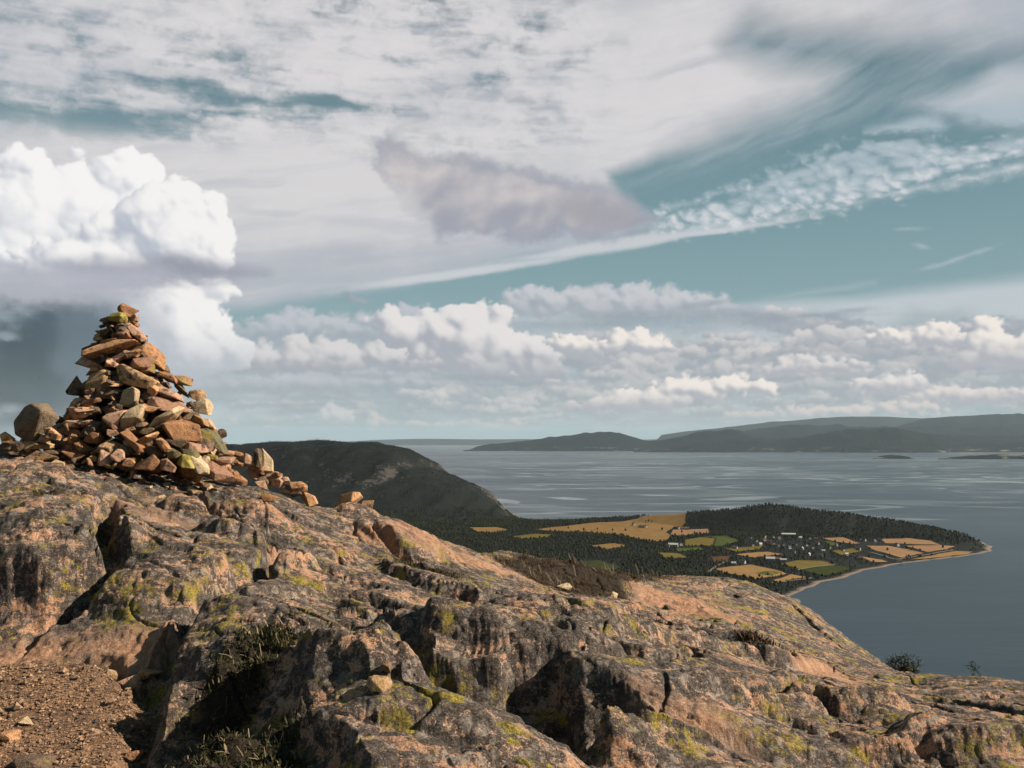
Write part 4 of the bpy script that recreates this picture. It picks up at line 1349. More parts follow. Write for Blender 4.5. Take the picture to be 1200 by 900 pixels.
def on_base(px, py):
    """first point of the smooth base surface along a photo pixel's ray"""
    d = ray(px, py)
    ds = np.arange(3.0, 18.0, 0.02)
    P = d[None] * (ds / d[1])[:, None]
    z = tps(P[:, 0], P[:, 1])
    hit = P[:, 2] < z
    k = int(np.argmax(hit)) if hit.any() else int(np.argmin(P[:, 2] - z))
    return P[k]


STEP_LINES = []
for pts, h, L in STEPS:
    W = [on_base(*p) for p in pts]
    W = [on_base(p[0], p[1] + 0.75 * h * F / w[1]) for p, w in zip(pts, W)]      # the line read from the photo is the upper edge
    n = len(W)
    STEP_LINES.append(([(w, 0.0 if i in (0, n - 1) else h) for i, w in enumerate(W)], h, L))
# open joints: photo points with distances, half width, depth
JOINTS = [
    ([(128, 596, 8.3), (118, 640, 7.5), (132, 684, 7.0), (84, 712, 6.75)], 0.10, 0.32),
    ([(330, 652, 8.1), (270, 700, 7.0), (215, 745, 6.15), (172, 800, 5.6), (150, 850, 5.15), (170, 930, 4.5)], 0.09, 0.22),
    ([(540, 790, 6.0), (600, 768, 6.3), (634, 770, 6.2), (650, 800, 5.85)], 0.05, 0.20),
    ([(436, 632, 10.0), (490, 660, 9.4), (540, 690, 8.7), (640, 705, 8.9)], 0.06, 0.16),
    ([(95, 770, 6.1), (125, 775, 6.05), (150, 795, 5.8), (176, 800, 5.7)], 0.05, 0.12),
    ([(370, 690, 7.4), (430, 712, 7.3), (500, 740, 6.8), (560, 748, 6.7)], 0.05, 0.14),
    ([(880, 815, 7.5), (960, 830, 7.6), (1030, 855, 7.2), (1110, 870, 6.8)], 0.06, 0.18),
    ([(690, 770, 6.9), (760, 800, 6.6), (850, 812, 7.1), (960, 815, 8.2)], 0.05, 0.13),
    ([(215, 575, 9.1), (260, 610, 8.6), (330, 650, 8.0), (450, 690, 7.9)], 0.05, 0.12),
    ([(60, 590, 8.3), (150, 585, 8.6), (200, 590, 8.6)], 0.06, 0.10),
    ([(1060, 812, 9.6), (1130, 820, 9.3), (1210, 838, 8.6)], 0.05, 0.12), ([(870, 695, 14.0), (930, 740, 13.2), (990, 790, 12.0)], 0.05, 0.08),
    ([(760, 735, 9.6), (840, 752, 9.4), (920, 780, 9.2)], 0.06, 0.14),
]
PATH = [at(*p)[:2] for p in [(-140, 800, 6.0), (0, 784, 6.02), (60, 776, 6.08), (110, 778, 6.05), (140, 795, 5.8), (182, 812, 5.5), (158, 848, 5.2), (168, 905, 4.7), (190, 1000, 4.0), (-260, 1000, 4.0)]]
SLAB = [at(*p)[:2] for p in [(735, 690, 12.0), (800, 683, 13.8), (880, 700, 14.4), (950, 735, 14.2), (1020, 782, 13.2), (950, 775, 11.0), (860, 728, 11.4), (770, 712, 11.3)]]
SLAB_BARE = [at(*p)[:2] for p in [(730, 694, 11.8), (760, 692, 12.2), (800, 700, 12.0), (850, 716, 11.6), (880, 728, 11.4), (800, 724, 11.0), (750, 712, 11.2)]]
LEDGE = [at(*p)[:2] for p in [(-80, 756, 6.6), (60, 752, 6.5), (120, 738, 6.4), (200, 738, 6.3), (215, 750, 6.2), (170, 780, 5.95), (100, 772, 6.15), (0, 782, 6.05), (-80, 790, 6.05)]]
HEATH = [
    [at(*p)[:2] for p in [(566, 652, 11.4), (610, 654, 11.9), (650, 662, 12.2), (690, 668, 12.6), (760, 678, 13.2), (800, 682, 13.8), (770, 690, 12.6), (735, 690, 11.9), (745, 706, 11.4), (720, 716, 10.4), (670, 706, 10.0), (640, 690, 10.4), (600, 672, 10.6)]],
    [at(*p)[:2] for p in [(225, 830, 5.1), (250, 800, 5.45), (290, 770, 5.75), (345, 765, 5.85), (345, 790, 5.5), (300, 820, 5.15), (330, 860, 4.7), (370, 890, 4.45), (360, 960, 4.0), (230, 960, 4.0), (190, 890, 4.7)]],
    [at(*p)[:2] for p in [(390, 750, 6.1), (425, 745, 6.2), (430, 775, 5.75), (400, 785, 5.6)]],
    [at(*p)[:2] for p in [(850, 752, 9.9), (890, 756, 9.9), (925, 765, 9.9), (925, 775, 9.5), (870, 770, 9.3)]],
    [at(*p)[:2] for p in [(555, 850, 5.3), (600, 868, 5.05), (680, 862, 5.2), (700, 880, 4.95), (640, 890, 4.8), (570, 880, 4.85)]],
    [at(*p)[:2] for p in [(490, 822, 5.35), (520, 815, 5.5), (545, 838, 5.25), (520, 848, 5.0)]],
    [at(*p)[:2] for p in [(430, 640, 9.7), (455, 650, 9.5), (540, 672, 9.4), (535, 684, 9.0), (470, 680, 8.8)]],
    [at(*p)[:2] for p in [(30, 598, 8.2), (90, 590, 8.5), (110, 596, 8.4), (60, 604, 8.05)]],
]


def rock_masks(x, y):
    wob = 0.10 * fbm(x / 0.35, y / 0.35, 4, 301)
    path = ss(poly_dist(x, y, PATH) + wob, -0.24, 0.16)
    slab = ss(poly_dist(x, y, SLAB) + wob, -0.2, 0.5)
    return path, slab


SC, SN = math.cos(math.radians(-20)), math.sin(math.radians(-20))


def rock_h(x, y, fine=True):
    x, y = np.asarray(x, np.float32), np.asarray(y, np.float32)
    r = np.hypot(x, y)
    z = tps(x, y)
    path, slab = rock_masks(x, y)
    calm = 1 - 0.65 * slab
    wo = 0.14 * fbm(x / 0.7, y / 0.7, 3, 303)
    for (px, py, d, a, b, rot, h, p) in DOMES:
        c = at(px, py, d)
        q, s = math.cos(math.radians(rot)), math.sin(math.radians(rot))
        dx, dy = x - np.float32(c[0]), y - np.float32(c[1])
        rr = np.hypot((dx * q + dy * s) / a, (dy * q - dx * s) / b) * (1 + wo)
        z = z + h * np.power(np.maximum(0, 1 - np.power(np.minimum(rr, 1), p)), 0.75)
    s = x * SC + y * SN
    t = y * SC - x * SN
    wx, wy = fbm(x / 1.3, y / 1.3, 4, 305), fbm(x / 1.3 + 40, y / 1.3 + 7, 4, 306)
    s2, t2 = s + 0.45 * wx, t + 0.26 * wy
    # whalebacks parted by joints
    f1, f2, tone = worley(s2 / 3.2, t2 / 1.15, 307)
    dome = 1 - np.minimum(1, (f1 / 0.8) ** 2)
    z = z + calm * (0.07 * (dome - 0.55) + 0.03 * (tone - 0.5) * ss(f2 - f1, 0, 0.15))
    kx, ky = x + 0.10 * fbm(x / 0.5, y / 0.5, 4, 360) + 0.02 * fbm(x / 0.1, y / 0.1, 3, 362), y + 0.09 * fbm(x / 0.5 + 9, y / 0.5, 4, 361) + 0.02 * fbm(x / 0.1 + 5, y / 0.1, 3, 363)
    for L_, h, fall in STEP_LINES:
        d, v, side = line_dist(kx, ky, L_)
        sd_ = np.where(side > 0, d, -d)
        z = z + v * (ss(sd_, -0.015, 0.075) * np.exp(-np.maximum(sd_, 0) / fall) - 0.35 * np.exp(-np.maximum(-sd_, 0) / 0.22) * ss(-sd_, -0.03, 0.05))
    # the rock splits along its grain: long treads that dip away, with low risers towards the viewer
    for per, amp, sd_, wob in ((0.95, 0.055, 340, 0.75), (0.36, 0.028, 344, 0.6)):
        led = t2 / per + wob * fbm(s / (per * 3.4) + 0.3 * wx, t / (per * 1.5), 4, sd_) + 0.04 * fbm(x / 0.22, y / 0.22, 3, sd_ + 1)
        lf = np.floor(led)
        fr = led - lf
        gate = ss(fbm(s / (per * 2.6) + 7.7 * lf, lf * 3.1 + 0.2 * t, 3, sd_ + 2), -0.25, 0.5)
        z = z + calm * amp * gate * (ss(fr, 0.80, 0.98) - fr)
        z = z - calm * 0.35 * amp * gate * ss(np.abs(fr - 0.80), 0.06, 0.0)
    # long cracks
    for sx_, tx_, sd_, dep in ((2.6, 0.8, 351, 0.085), (1.0, 1.7, 353, 0.06), (1.5, 0.42, 355, 0.04)):
        c = np.abs(fbm(s / sx_ + 0.25 * wx, t / tx_ + 0.2 * wy, 4, sd_, 0.40))
        z = z - calm * dep * ss(c, 0.030, 0.004) * ss(fbm(x / 0.9, y / 0.9, 2, sd_ + 1), -0.25, 0.3)
    z = z + (0.05 * fbm(x / 1.2, y / 1.2, 3, 310) + calm * 0.016 * ridged(s / 1.1 + wx, t / 0.36 + wy, 4, 311))
    jx, jy = x + 0.07 * fbm(x / 0.25, y / 0.25, 4, 312), y + 0.07 * fbm(x / 0.25 + 5, y / 0.25, 4, 313)
    jw = 1 + 0.5 * fbm(x / 0.5, y / 0.5, 3, 314)
    for pts, w, dep in JOINTS:
        d, _, _ = line_dist(jx, jy, [(at(*p), 0.0) for p in pts])
        z = z - dep * ss(d / (w * jw), 1.5, 0.25)
    if fine:
        f1, f2, tn = worley(s2 / 0.26 + 0.5 * wx, t2 / 0.12 + 0.5 * wy, 315)
        z = z + calm * (0.006 * (0.6 - np.minimum(1, f1)) + 0.010 * (tn - 0.5) * ss(f2 - f1, 0, 0.14))
        z = z + 0.010 * fbm(s / 0.3, t / 0.14, 4, 316, 0.58)
    # trodden gravel lies level
    zp = -1.5 + (y - 5.25) * 0.19 + x * -0.02 + 0.03 * fbm(x / 0.6, y / 0.6, 3, 318) + 0.012 * fbm(x / 0.07, y / 0.07, 3, 319)
    z = z * (1 - path) + zp * path
    # beyond the summit the mountain side goes down to the valley
    fl = -7.0 - (r - 18.0) * 0.60 + 4.0 * fbm(x / 30, y / 30, 4, 320) * ss(r, 20, 60)
    m = ss(r, 16.5, 24.0)
    z = np.where(r < 24.5, z, 0) * (1 - m) + fl * m
    return z


def rock_mat():
    m = M('granite', 0.88, 0.25)
    rot = (0, 0, math.radians(20))
    al = m.mapping((0.55, 1.6, 1.6), rot)
    alf = m.mapping((0.7, 1.25, 1.25), rot)
    n1 = m.noise(al, 1.1, 6, 0.6)
    n2 = m.noise(alf, 3.1, 7, 0.66, 0.4)
    n3 = m.noise(m.pos, 14.0, 6, 0.70)
    n4 = m.noise(m.pos, 62.0, 4, 0.72)
    n5 = m.noise(m.pos, 6.0, 5, 0.64)
    fresh = m.attr('fresh')
    soil = m.attr('soil')
    nofresh = m.math('SUBTRACT', 1.0, m.math('MULTIPLY', fresh, 0.85))
    pink = m.mix(m.ramp(n1, 0.32, 0.68), (0.2925, 0.1605, 0.0974), (0.4192, 0.2510, 0.1583))
    grey = m.mix(m.ramp(n3, 0.35, 0.65), (0.1795, 0.1286, 0.1045), (0.4213, 0.2980, 0.2277))
    c = m.mix(m.ramp(m.math('ADD', n2, m.math('MULTIPLY', m.math('SUBTRACT', n1, 0.5), 0.6)), 0.40, 0.58), pink, grey)
    # dark crust of lichen, blotched at every size
    dk = m.math('ADD', m.math('ADD', m.math('MULTIPLY', n2, 0.75), m.math('MULTIPLY', n3, 1.0)), m.math('MULTIPLY', n1, 0.35))
    dk = m.math('ADD', dk, m.math('MULTIPLY', n4, 0.9))
    strk = m.noise(m.mapping((0.9, 8.5, 8.5), rot), 1.6, 6, 0.68, 0.3)
    dk = m.math('ADD', dk, m.math('MULTIPLY', m.math('SUBTRACT', strk, 0.5), 0.85))
    crust = m.math('MULTIPLY', m.ramp(dk, 1.39, 1.46), nofresh)
    c = m.mix(m.math('MULTIPLY', crust, 0.97), c, m.mix(m.ramp(n4, 0.42, 0.66), (0.014, 0.0125, 0.0125), (0.100, 0.085, 0.074)))
    def rosettes(scale, reach):
        """round crusty patches of many sizes with crisp, ragged rims"""
        d = m.voro(m.pos, scale, 'F1', 'Distance')
        q = m.t.nodes.new('ShaderNodeSeparateColor')
        m.link(m.voro(m.pos, scale, 'F1', 'Color'), q.inputs[0])
        e = m.math('ADD', d, m.math('MULTIPLY', m.math('SUBTRACT', n4, 0.5), 1.1))
        e = m.math('ADD', e, m.math('MULTIPLY', m.math('SUBTRACT', n3, 0.5), 0.5))
        return m.ramp(m.math('SUBTRACT', e, m.math('MULTIPLY', q.outputs[0], reach)), 0.05, -0.03)
    # pale grey crust spots
    pale = m.math('MULTIPLY', m.math('MULTIPLY', rosettes(17.0, 0.62), m.ramp(n5, 0.40, 0.55)), nofresh)
    c = m.mix(m.math('MULTIPLY', pale, 0.42), c, m.mix(m.ramp(n4, 0.35, 0.65), (0.20, 0.18, 0.16), (0.36, 0.325, 0.285)))
    # yellow-green map lichen
    ye = m.math('ADD', m.noise(m.mapping((0.8, 1.3, 1.3), rot), 2.6, 5, 0.62), m.math('MULTIPLY', n5, 0.45))
    ro = m.math('MAXIMUM', rosettes(10.0, 0.85), rosettes(24.0, 0.75))
    yel = m.math('MULTIPLY', m.math('MULTIPLY', m.ramp(ye, 0.745, 0.86), ro), m.math('SUBTRACT', 1.0, m.math('MULTIPLY', fresh, 0.9)))
    c = m.mix(m.math('MULTIPLY', yel, 0.9), c, m.mix(m.ramp(n4, 0.36, 0.62), (0.085, 0.068, 0.012), (0.28, 0.22, 0.034)))
    # freshly worn, rusty pink rock
    fr = m.mix(m.ramp(n3, 0.3, 0.7), (0.2146, 0.1086, 0.0633), (0.3512, 0.2107, 0.1329))
    c = m.mix(m.math('MULTIPLY', fresh, m.ramp(n2, 0.3, 0.55, 0.45, 1.0)), c, fr)
    # soil and gravel on the path, peat under the heath
    grit = m.voro(m.pos, 70.0, 'F1', 'Color')
    sc = m.t.nodes.new('ShaderNodeSeparateColor')
    m.link(grit, sc.inputs[0])
    so = m.mix(sc.outputs[0], (0.0855, 0.0448, 0.0254), (0.2962, 0.1761, 0.1013))
    so = m.mix(m.ramp(n5, 0.40, 0.60, 0.55, 0.0), so, (0.05, 0.032, 0.022))
    c = m.mix(soil, c, so)
    c = m.mix(m.attr('peat'), c, (0.022, 0.015, 0.009))
    # grains of the stone
    gr = m.ramp(m.noise(m.pos, 150.0, 2, 0.7), 0.3, 0.7, 0.50, 1.45, False)
    c = m.mix(1.0, c, m.grey(gr), 'MULTIPLY')
    m.color(c)
    b = m.bump(m.noise(m.pos, 20.0, 6, 0.72), 0.9, 0.04)
    b = m.bump(n4, 0.7, 0.014, b)
    return m.mat


def make_rock():
    inner = np.radians(np.linspace(-29.5, 29.5, 960))
    outer = np.radians(np.concatenate([np.linspace(30, 60, 36), np.linspace(62, 298, 50), np.linspace(300, 330, 36)]))
    az_ = np.concatenate([inner, outer])
    R = np.concatenate([np.geomspace(0.35, 3.75, 36)[:-1], np.geomspace(3.75, 18.5, 740), np.geomspace(18.6, 24.4, 26), np.geomspace(25.0, 640, 60)])
    aa, rr = np.meshgrid(az_, R)
    X, Y = rr * np.sin(aa), rr * np.cos(aa)
    Z = np.empty_like(X)
    for i in range(0, len(R), 60):
        Z[i:i + 60] = rock_h(X[i:i + 60], Y[i:i + 60])
    path, slab = rock_masks(X, Y)
    wob = 0.25 * fbm(X / 0.5, Y / 0.5, 5, 330)
    fresh = np.maximum(ss(poly_dist(X, Y, SLAB_BARE) + wob, -0.1, 0.25), ss(poly_dist(X, Y, LEDGE) + 0.6 * wob, -0.08, 0.12))
    fresh = np.maximum(fresh, 0.8 * ss(fbm(X / 1.9 + 3, Y / 1.1, 5, 331) + 0.25 * ss(Y, 4, 12), 0.42, 0.66))
    peat = np.zeros_like(X)
    near = rr < 20
    for hp in HEATH:
        peat = np.maximum(peat, ss(poly_dist(X, Y, hp) + 0.6 * wob, -0.02, 0.12))
    fresh, peat = np.where(near, fresh, 0), np.where(near, peat, 0)
    o = mesh_np('summit_rock', np.stack([X, Y, Z], -1).reshape(-1, 3), grid_faces(len(R), len(az_), True)[:, ::-1], rock_mat(), True, {'soil': path.ravel() * near.ravel(), 'fresh': fresh.ravel(), 'peat': peat.ravel()})
    tag(o, kind='structure')
    # roughness in all three directions, so that steep sides are as broken as flat ones
    vg = o.vertex_groups.new(name='bare_rock')
    vg.add(np.nonzero((path.ravel() * near.ravel()) < 0.4)[0].tolist(), 1.0, 'REPLACE')
    for nm, size, depth, st in (('facets', 0.26, 2, -0.040), ('chips', 0.075, 3, -0.020)):
        tx = bpy.data.textures.new(nm, 'CLOUDS')
        tx.noise_type = 'HARD_NOISE'
        tx.noise_scale, tx.noise_depth = size, depth
        md = o.modifiers.new(nm, 'DISPLACE')
        md.texture, md.texture_coords, md.direction = tx, 'GLOBAL', 'NORMAL'
        md.strength, md.mid_level = st, 0.3
        md.vertex_group = 'bare_rock'
    return R, az_, Z


ROCK_R, ROCK_A, ROCK_Z = make_rock()


def ground(x, y):
    return rock_h(np.atleast_1d(np.asarray(x, float)), np.atleast_1d(np.asarray(y, float)))


def on_rock(px, py, d0=3.5, d1=22.0):
    """first point of the rock along the ray of a photo pixel"""
    d = ray(px, py)
    ds = np.arange(d0, d1, 0.02)
    P = d[None] * (ds / d[1])[:, None]
    z = rock_h(P[:, 0], P[:, 1], False)
    k = np.argmax(P[:, 2] < z) if (P[:, 2] < z).any() else len(ds) - 1
    return np.array([P[k, 0], P[k, 1], z[k]])

# ------------------------------------------------------------------ stones
def stone_mat(name, a, b, lich=0.15, dark=0.3):
    m = M(name, 0.85, 0.25)
    oi = m.t.nodes.new('ShaderNodeObjectInfo')
    tcn = m.t.nodes.new('ShaderNodeTexCoord')
    ad = m.t.nodes.new('ShaderNodeVectorMath')
    ad.operation = 'ADD'
    sc = m.t.nodes.new('ShaderNodeVectorMath')
    sc.operation = 'SCALE'
    m.link(oi.outputs['Random'], sc.inputs['Scale'])
    sc.inputs[0].default_value = (37, 91, 53)
    m.link(m.pos, ad.inputs[0])
    m.link(sc.outputs[0], ad.inputs[1])
    p = ad.outputs[0]
    n1 = m.noise(p, 5.0, 5, 0.62)
    n2 = m.noise(p, 22.0, 5, 0.66)
    n3 = m.noise(p, 110.0, 2, 0.7)
    c = m.mix(m.ramp(m.math('ADD', m.math('MULTIPLY', n1, 0.6), m.math('MULTIPLY', oi.outputs['Random'], 0.7)), 0.35, 0.95), a, b)
    c = m.mix(m.ramp(n2, 0.46, 0.66, 0, 0.75), c, tuple(v * 0.55 for v in a))
    dk = m.math('ADD', n1, m.math('MULTIPLY', n2, 0.5))
    c = m.mix(m.math('MULTIPLY', m.ramp(dk, 0.93 - dark * 0.35, 1.02 - dark * 0.35), 0.8), c, (0.030, 0.026, 0.024))
    y = m.math('ADD', m.noise(p, 7.0, 4, 0.6), m.math('MULTIPLY', n2, 0.4))
    c = m.mix(m.math('MULTIPLY', m.ramp(y, 0.87 - lich * 0.5, 0.93 - lich * 0.5), 0.85), c, (0.20, 0.155, 0.035))
    c = m.mix(1.0, c, m.grey(m.ramp(n3, 0.3, 0.7, 0.62, 1.3, False)), 'MULTIPLY')
    m.color(c)
    b_ = m.bump(m.noise(p, 24.0, 6, 0.72), 0.9, 0.035)
    m.bump(m.noise(p, 100.0, 3, 0.65), 0.6, 0.012, b_)
    return m.mat


SM = {
    'o': stone_mat('orange_granite', (0.2453, 0.1234, 0.0601), (0.4851, 0.2737, 0.1422), 0.06, 0.2),
    'p': stone_mat('pink_granite', (0.2482, 0.1387, 0.0910), (0.4616, 0.2852, 0.1927), 0.04, 0.24),
    'w': stone_mat('pale_granite', (0.3906, 0.2930, 0.1816), (0.4792, 0.3793, 0.2498), 0.0, 0.0),
    'l': stone_mat('lichened_granite', (0.2248, 0.1336, 0.0735), (0.3961, 0.2541, 0.1379), 0.22, 0.42),
    'y': stone_mat('yellow_lichened_stone', (0.3285, 0.2609, 0.0662), (0.4105, 0.3480, 0.1073), 0.5, 0.0),
    'd': stone_mat('dark_granite', (0.0981, 0.0692, 0.0488), (0.1643, 0.1135, 0.0755), 0.05, 0.35),
    'b': stone_mat('dark_boulder_granite', (0.1292, 0.0978, 0.0692), (0.2214, 0.1662, 0.1108), 0.1, 0.25),
    'g': stone_mat('green_grey_stone', (0.1180, 0.1070, 0.0593), (0.1777, 0.1565, 0.0858), 0.15, 0.15),
}


def rock_shape(seed, n=15):
    """an angular broken stone: hull of a few points with its edges knocked off; unit half size"""
    rs = np.random.RandomState(seed)
    bm = bmesh.new()
    pts = []
    while len(pts) < n:
        p = rs.uniform(-1, 1, 3)
        # between a box and a ball, so that faces are broad
        k = (abs(p[0]) ** 3.2 + abs(p[1]) ** 3.2 + abs(p[2]) ** 3.2) ** (1 / 3.2)
        p = p / max(k, 1e-6)
        pts.append(p * rs.uniform(0.86, 1.0))
    for p in pts:
        bm.verts.new(p)
    res = bmesh.ops.convex_hull(bm, input=bm.verts)
    bmesh.ops.delete(bm, geom=[g for g in res['geom_interior'] if isinstance(g, bmesh.types.BMVert)], context='VERTS')
    loose = [v for v in bm.verts if not v.link_faces]
    bmesh.ops.delete(bm, geom=loose, context='VERTS')
    bmesh.ops.dissolve_limit(bm, angle_limit=0.16, verts=bm.verts, edges=bm.edges)
    bmesh.ops.bevel(bm, geom=list(bm.edges), offset=0.045, segments=1, profile=0.6, affect='EDGES', clamp_overlap=True)
    bmesh.ops.triangulate(bm, faces=bm.faces)
    co = np.array([v.co for v in bm.verts])
    mn, mx = co.min(0), co.max(0)
    for v in bm.verts:
        q = np.array(v.co)
        q = (q - (mn + mx) / 2) / ((mx - mn) / 2)
        v.co = Vector(q)
    me = bpy.data.meshes.new('stone')
    bm.to_mesh(me)
    bm.free()
    return me


SHAPES = [rock_shape(500 + i, 10 + (i % 5) * 3) for i in range(24)]
MESHES = {}


def stone_mesh(i, tone):
    k = (i % len(SHAPES), tone)
    if k not in MESHES:
        me = SHAPES[k[0]].copy()
        me.name = 'stone'
        me.materials.clear()
        me.materials.append(SM[tone])
        MESHES[k] = me
    return MESHES[k]


CAX, CD = 168.0, 10.05          # axis of the cairn (photo x) and its distance
CAIRN_LR = [(356, 136, 154), (372, 126, 162), (392, 112, 176), (408, 106, 174), (430, 100, 188), (450, 92, 202), (470, 86, 228), (490, 72, 246), (510, 60, 262), (530, 50, 276), (552, 50, 292)]


def cairn_lr(py):
    a = np.array(CAIRN_LR, float)
    return np.interp(py, a[:, 0], a[:, 1]), np.interp(py, a[:, 0], a[:, 2])


base_c = at(CAX, 552, CD)
cairn = empty('cairn', tuple(base_c))
tag(cairn, 'tall pyramid-shaped cairn of loose orange-brown stones on the bare summit rock', 'cairn')


def add_stone(i, tone, loc, size, roll, yaw=0.0, tilt=0.0, parent=cairn):
    """size: half width, half depth, half height; roll turns it in the picture's plane"""
    o = bpy.data.objects.new('stone', stone_mesh(i, tone))
    COL.objects.link(o)
    o.parent = parent
    Rm = Matrix.Rotation(roll, 4, 'Y') @ Matrix.Rotation(tilt, 4, 'X') @ Matrix.Rotation(yaw, 4, 'Z')
    # yaw first in the stone's own frame keeps the seen width; flip shapes for variety
    S = Matrix.Diagonal((size[0], size[1], size[2], 1.0))
    off = Vector(loc) - (parent.location if parent is not None else Vector((0, 0, 0)))
    o.matrix_local = Matrix.Translation(off) @ Rm @ S
    return o


# stones that can be told apart in the photo: centre x, y, width, height, slope down to the right (degrees), tone
ST = [
    (148, 363, 23, 12, 18, 'o'), (140, 372, 25, 13, 8, 'y'), (131, 378, 19, 14, 0, 'd'), (157, 373, 11, 9, 0, 'p'), (159, 389, 30, 9, 34, 'p'), (161, 394, 26, 8, 30, 'd'), (145, 391, 15, 13, 0, 'p'), (124, 393, 30, 11, -26, 'd'), (131, 400, 25, 6, -12, 'p'), (115, 394, 8, 6, 0, 'p'),
    (134, 410, 62, 18, -10, 'o'), (180, 418, 48, 17, 38, 'o'), (105, 412, 18, 10, -22, 'd'), (112, 427, 38, 13, 16, 'p'), (117, 447, 32, 29, 8, 'l'), (93, 452, 24, 22, 10, 'd'), (163, 442, 48, 22, 13, 'l'), (167, 425, 32, 13, -10, 'p'), (133, 427, 8, 7, 0, 'p'), (140, 419, 40, 9, -8, 'd'), (190, 430, 26, 9, 35, 'd'),
    (196, 443, 26, 10, 20, 'o'), (192, 456, 20, 8, 24, 'l'), (215, 446, 26, 11, 16, 'l'), (231, 463, 19, 13, 4, 'l'), (213, 456, 26, 8, 45, 'g'), (197, 463, 36, 13, 28, 'p'), (178, 459, 16, 12, -40, 'o'),
    (152, 465, 21, 23, 0, 'w'), (157, 491, 17, 37, 30, 'w'), (136, 492, 25, 22, 0, 'p'), (176, 479, 26, 8, 10, 'o'), (198, 475, 52, 13, 15, 'p'), (238, 478, 20, 19, -6, 'w'), (196, 490, 40, 10, -32, 'w'), (213, 505, 46, 24, 14, 'o'), (252, 513, 46, 9, 42, 'g'), (246, 499, 20, 13, 20, 'p'), (259, 510, 13, 14, 0, 'd'),
    (235, 494, 22, 10, 25, 'l'), (174, 505, 18, 10, 0, 'd'), (172, 514, 28, 6, -30, 'o'), (156, 518, 36, 10, 46, 'o'), (192, 522, 20, 10, 45, 'o'), (204, 531, 18, 12, 0, 'g'), (223, 532, 20, 11, 5, 'g'), (230, 525, 28, 10, 12, 'p'), (173, 541, 30, 18, 6, 'o'), (151, 542, 14, 10, 0, 'o'), (197, 545, 19, 14, 10, 'p'),
    (221, 541, 26, 14, 10, 'y'), (236, 547, 15, 28, -38, 'w'), (249, 536, 13, 7, 0, 'y'), (241, 539, 10, 10, 0, 'w'), (264, 531, 20, 6, 0, 'o'), (262, 540, 26, 9, -6, 'p'), (276, 542, 14, 11, 20, 'p'), (252, 553, 44, 20, 24, 'p'), (139, 534, 15, 15, 20, 'p'), (123, 537, 17, 18, 0, 'p'),
    (43, 496, 40, 42, -14, 'b'), (62, 508, 20, 13, 10, 'o'), (72, 520, 22, 13, 0, 'p'), (76, 534, 26, 13, 4, 'o'), (66, 540, 22, 11, 0, 'l'), (84, 545, 24, 11, 0, 'p'), (45, 520, 42, 15, 4, 'l'), (24, 529, 34, 13, 0, 'd'), (66, 527, 32, 16, 6, 'd'), (50, 534, 40, 12, 0, 'l'), (10, 524, 20, 12, 0, 'd'), (9, 513, 17, 13, 0, 'o'), (34, 525, 32, 16, 12, 'l'), (53, 514, 15, 9, -10, 'l'), (20, 522, 20, 14, 0, 'd'), (108, 470, 28, 7, -12, 'p'), (104, 480, 38, 7, -2, 'p'), (100, 488, 34, 9, 0, 'd'), (97, 497, 38, 9, -6, 'p'), (86, 507, 34, 11, 12, 'p'), (69, 500, 16, 8, -14, 'p'), (86, 480, 18, 26, 0, 'd'),
    (110, 513, 20, 13, 10, 'o'), (78, 517, 15, 9, 10, 'p'), (97, 525, 21, 13, 20, 'o'), (90, 534, 30, 12, 16, 'o'), (82, 525, 13, 8, 0, 'p'), (109, 539, 10, 10, 40, 'o'), (66, 520, 20, 14, 10, 'd'), (70, 493, 12, 10, 0, 'd'), (60, 534, 20, 12, 0, 'd'), (118, 500, 24, 12, 0, 'd'), (125, 520, 22, 14, 10, 'd'), (148, 528, 20, 14, 0, 'd'), (181, 530, 22, 12, 20, 'd'), (210, 519, 30, 12, 16, 'd'), (240, 520, 24, 14, 30, 'd'), (130, 460, 34, 14, 0, 'd'), (180, 468, 24, 12, 20, 'd'), (222, 487, 26, 12, 20, 'd'), (185, 497, 26, 14, -20, 'd'), (140, 436, 30, 12, 10, 'd'),
    # the scatter that runs out along the crest
    (311, 540, 17, 27, -8, 'w'), (304, 538, 9, 24, -8, 'd'), (266, 531, 17, 6, 0, 'p'), (279, 533, 13, 7, 25, 'o'), (293, 539, 17, 12, 14, 'p'), (268, 546, 16, 8, 0, 'p'), (283, 544, 10, 9, 0, 'o'), (276, 559, 30, 15, 26, 'o'), (303, 549, 20, 9, 14, 'o'), (322, 563, 26, 14, 26, 'p'), (306, 560, 24, 8, 42, 'd'), (310, 568, 18, 8, 35, 'p'), (350, 570, 21, 11, 8, 'o'), (338, 570, 10, 12, 0, 'd'), (338, 577, 15, 7, 14, 'w'), (347, 579, 14, 9, 10, 'd'), (362, 584, 14, 20, -30, 'o'), (325, 556, 11, 6, 10, 'o'), (334, 563, 10, 8, 0, 'p'), (296, 556, 16, 9, 30, 'p'),
]


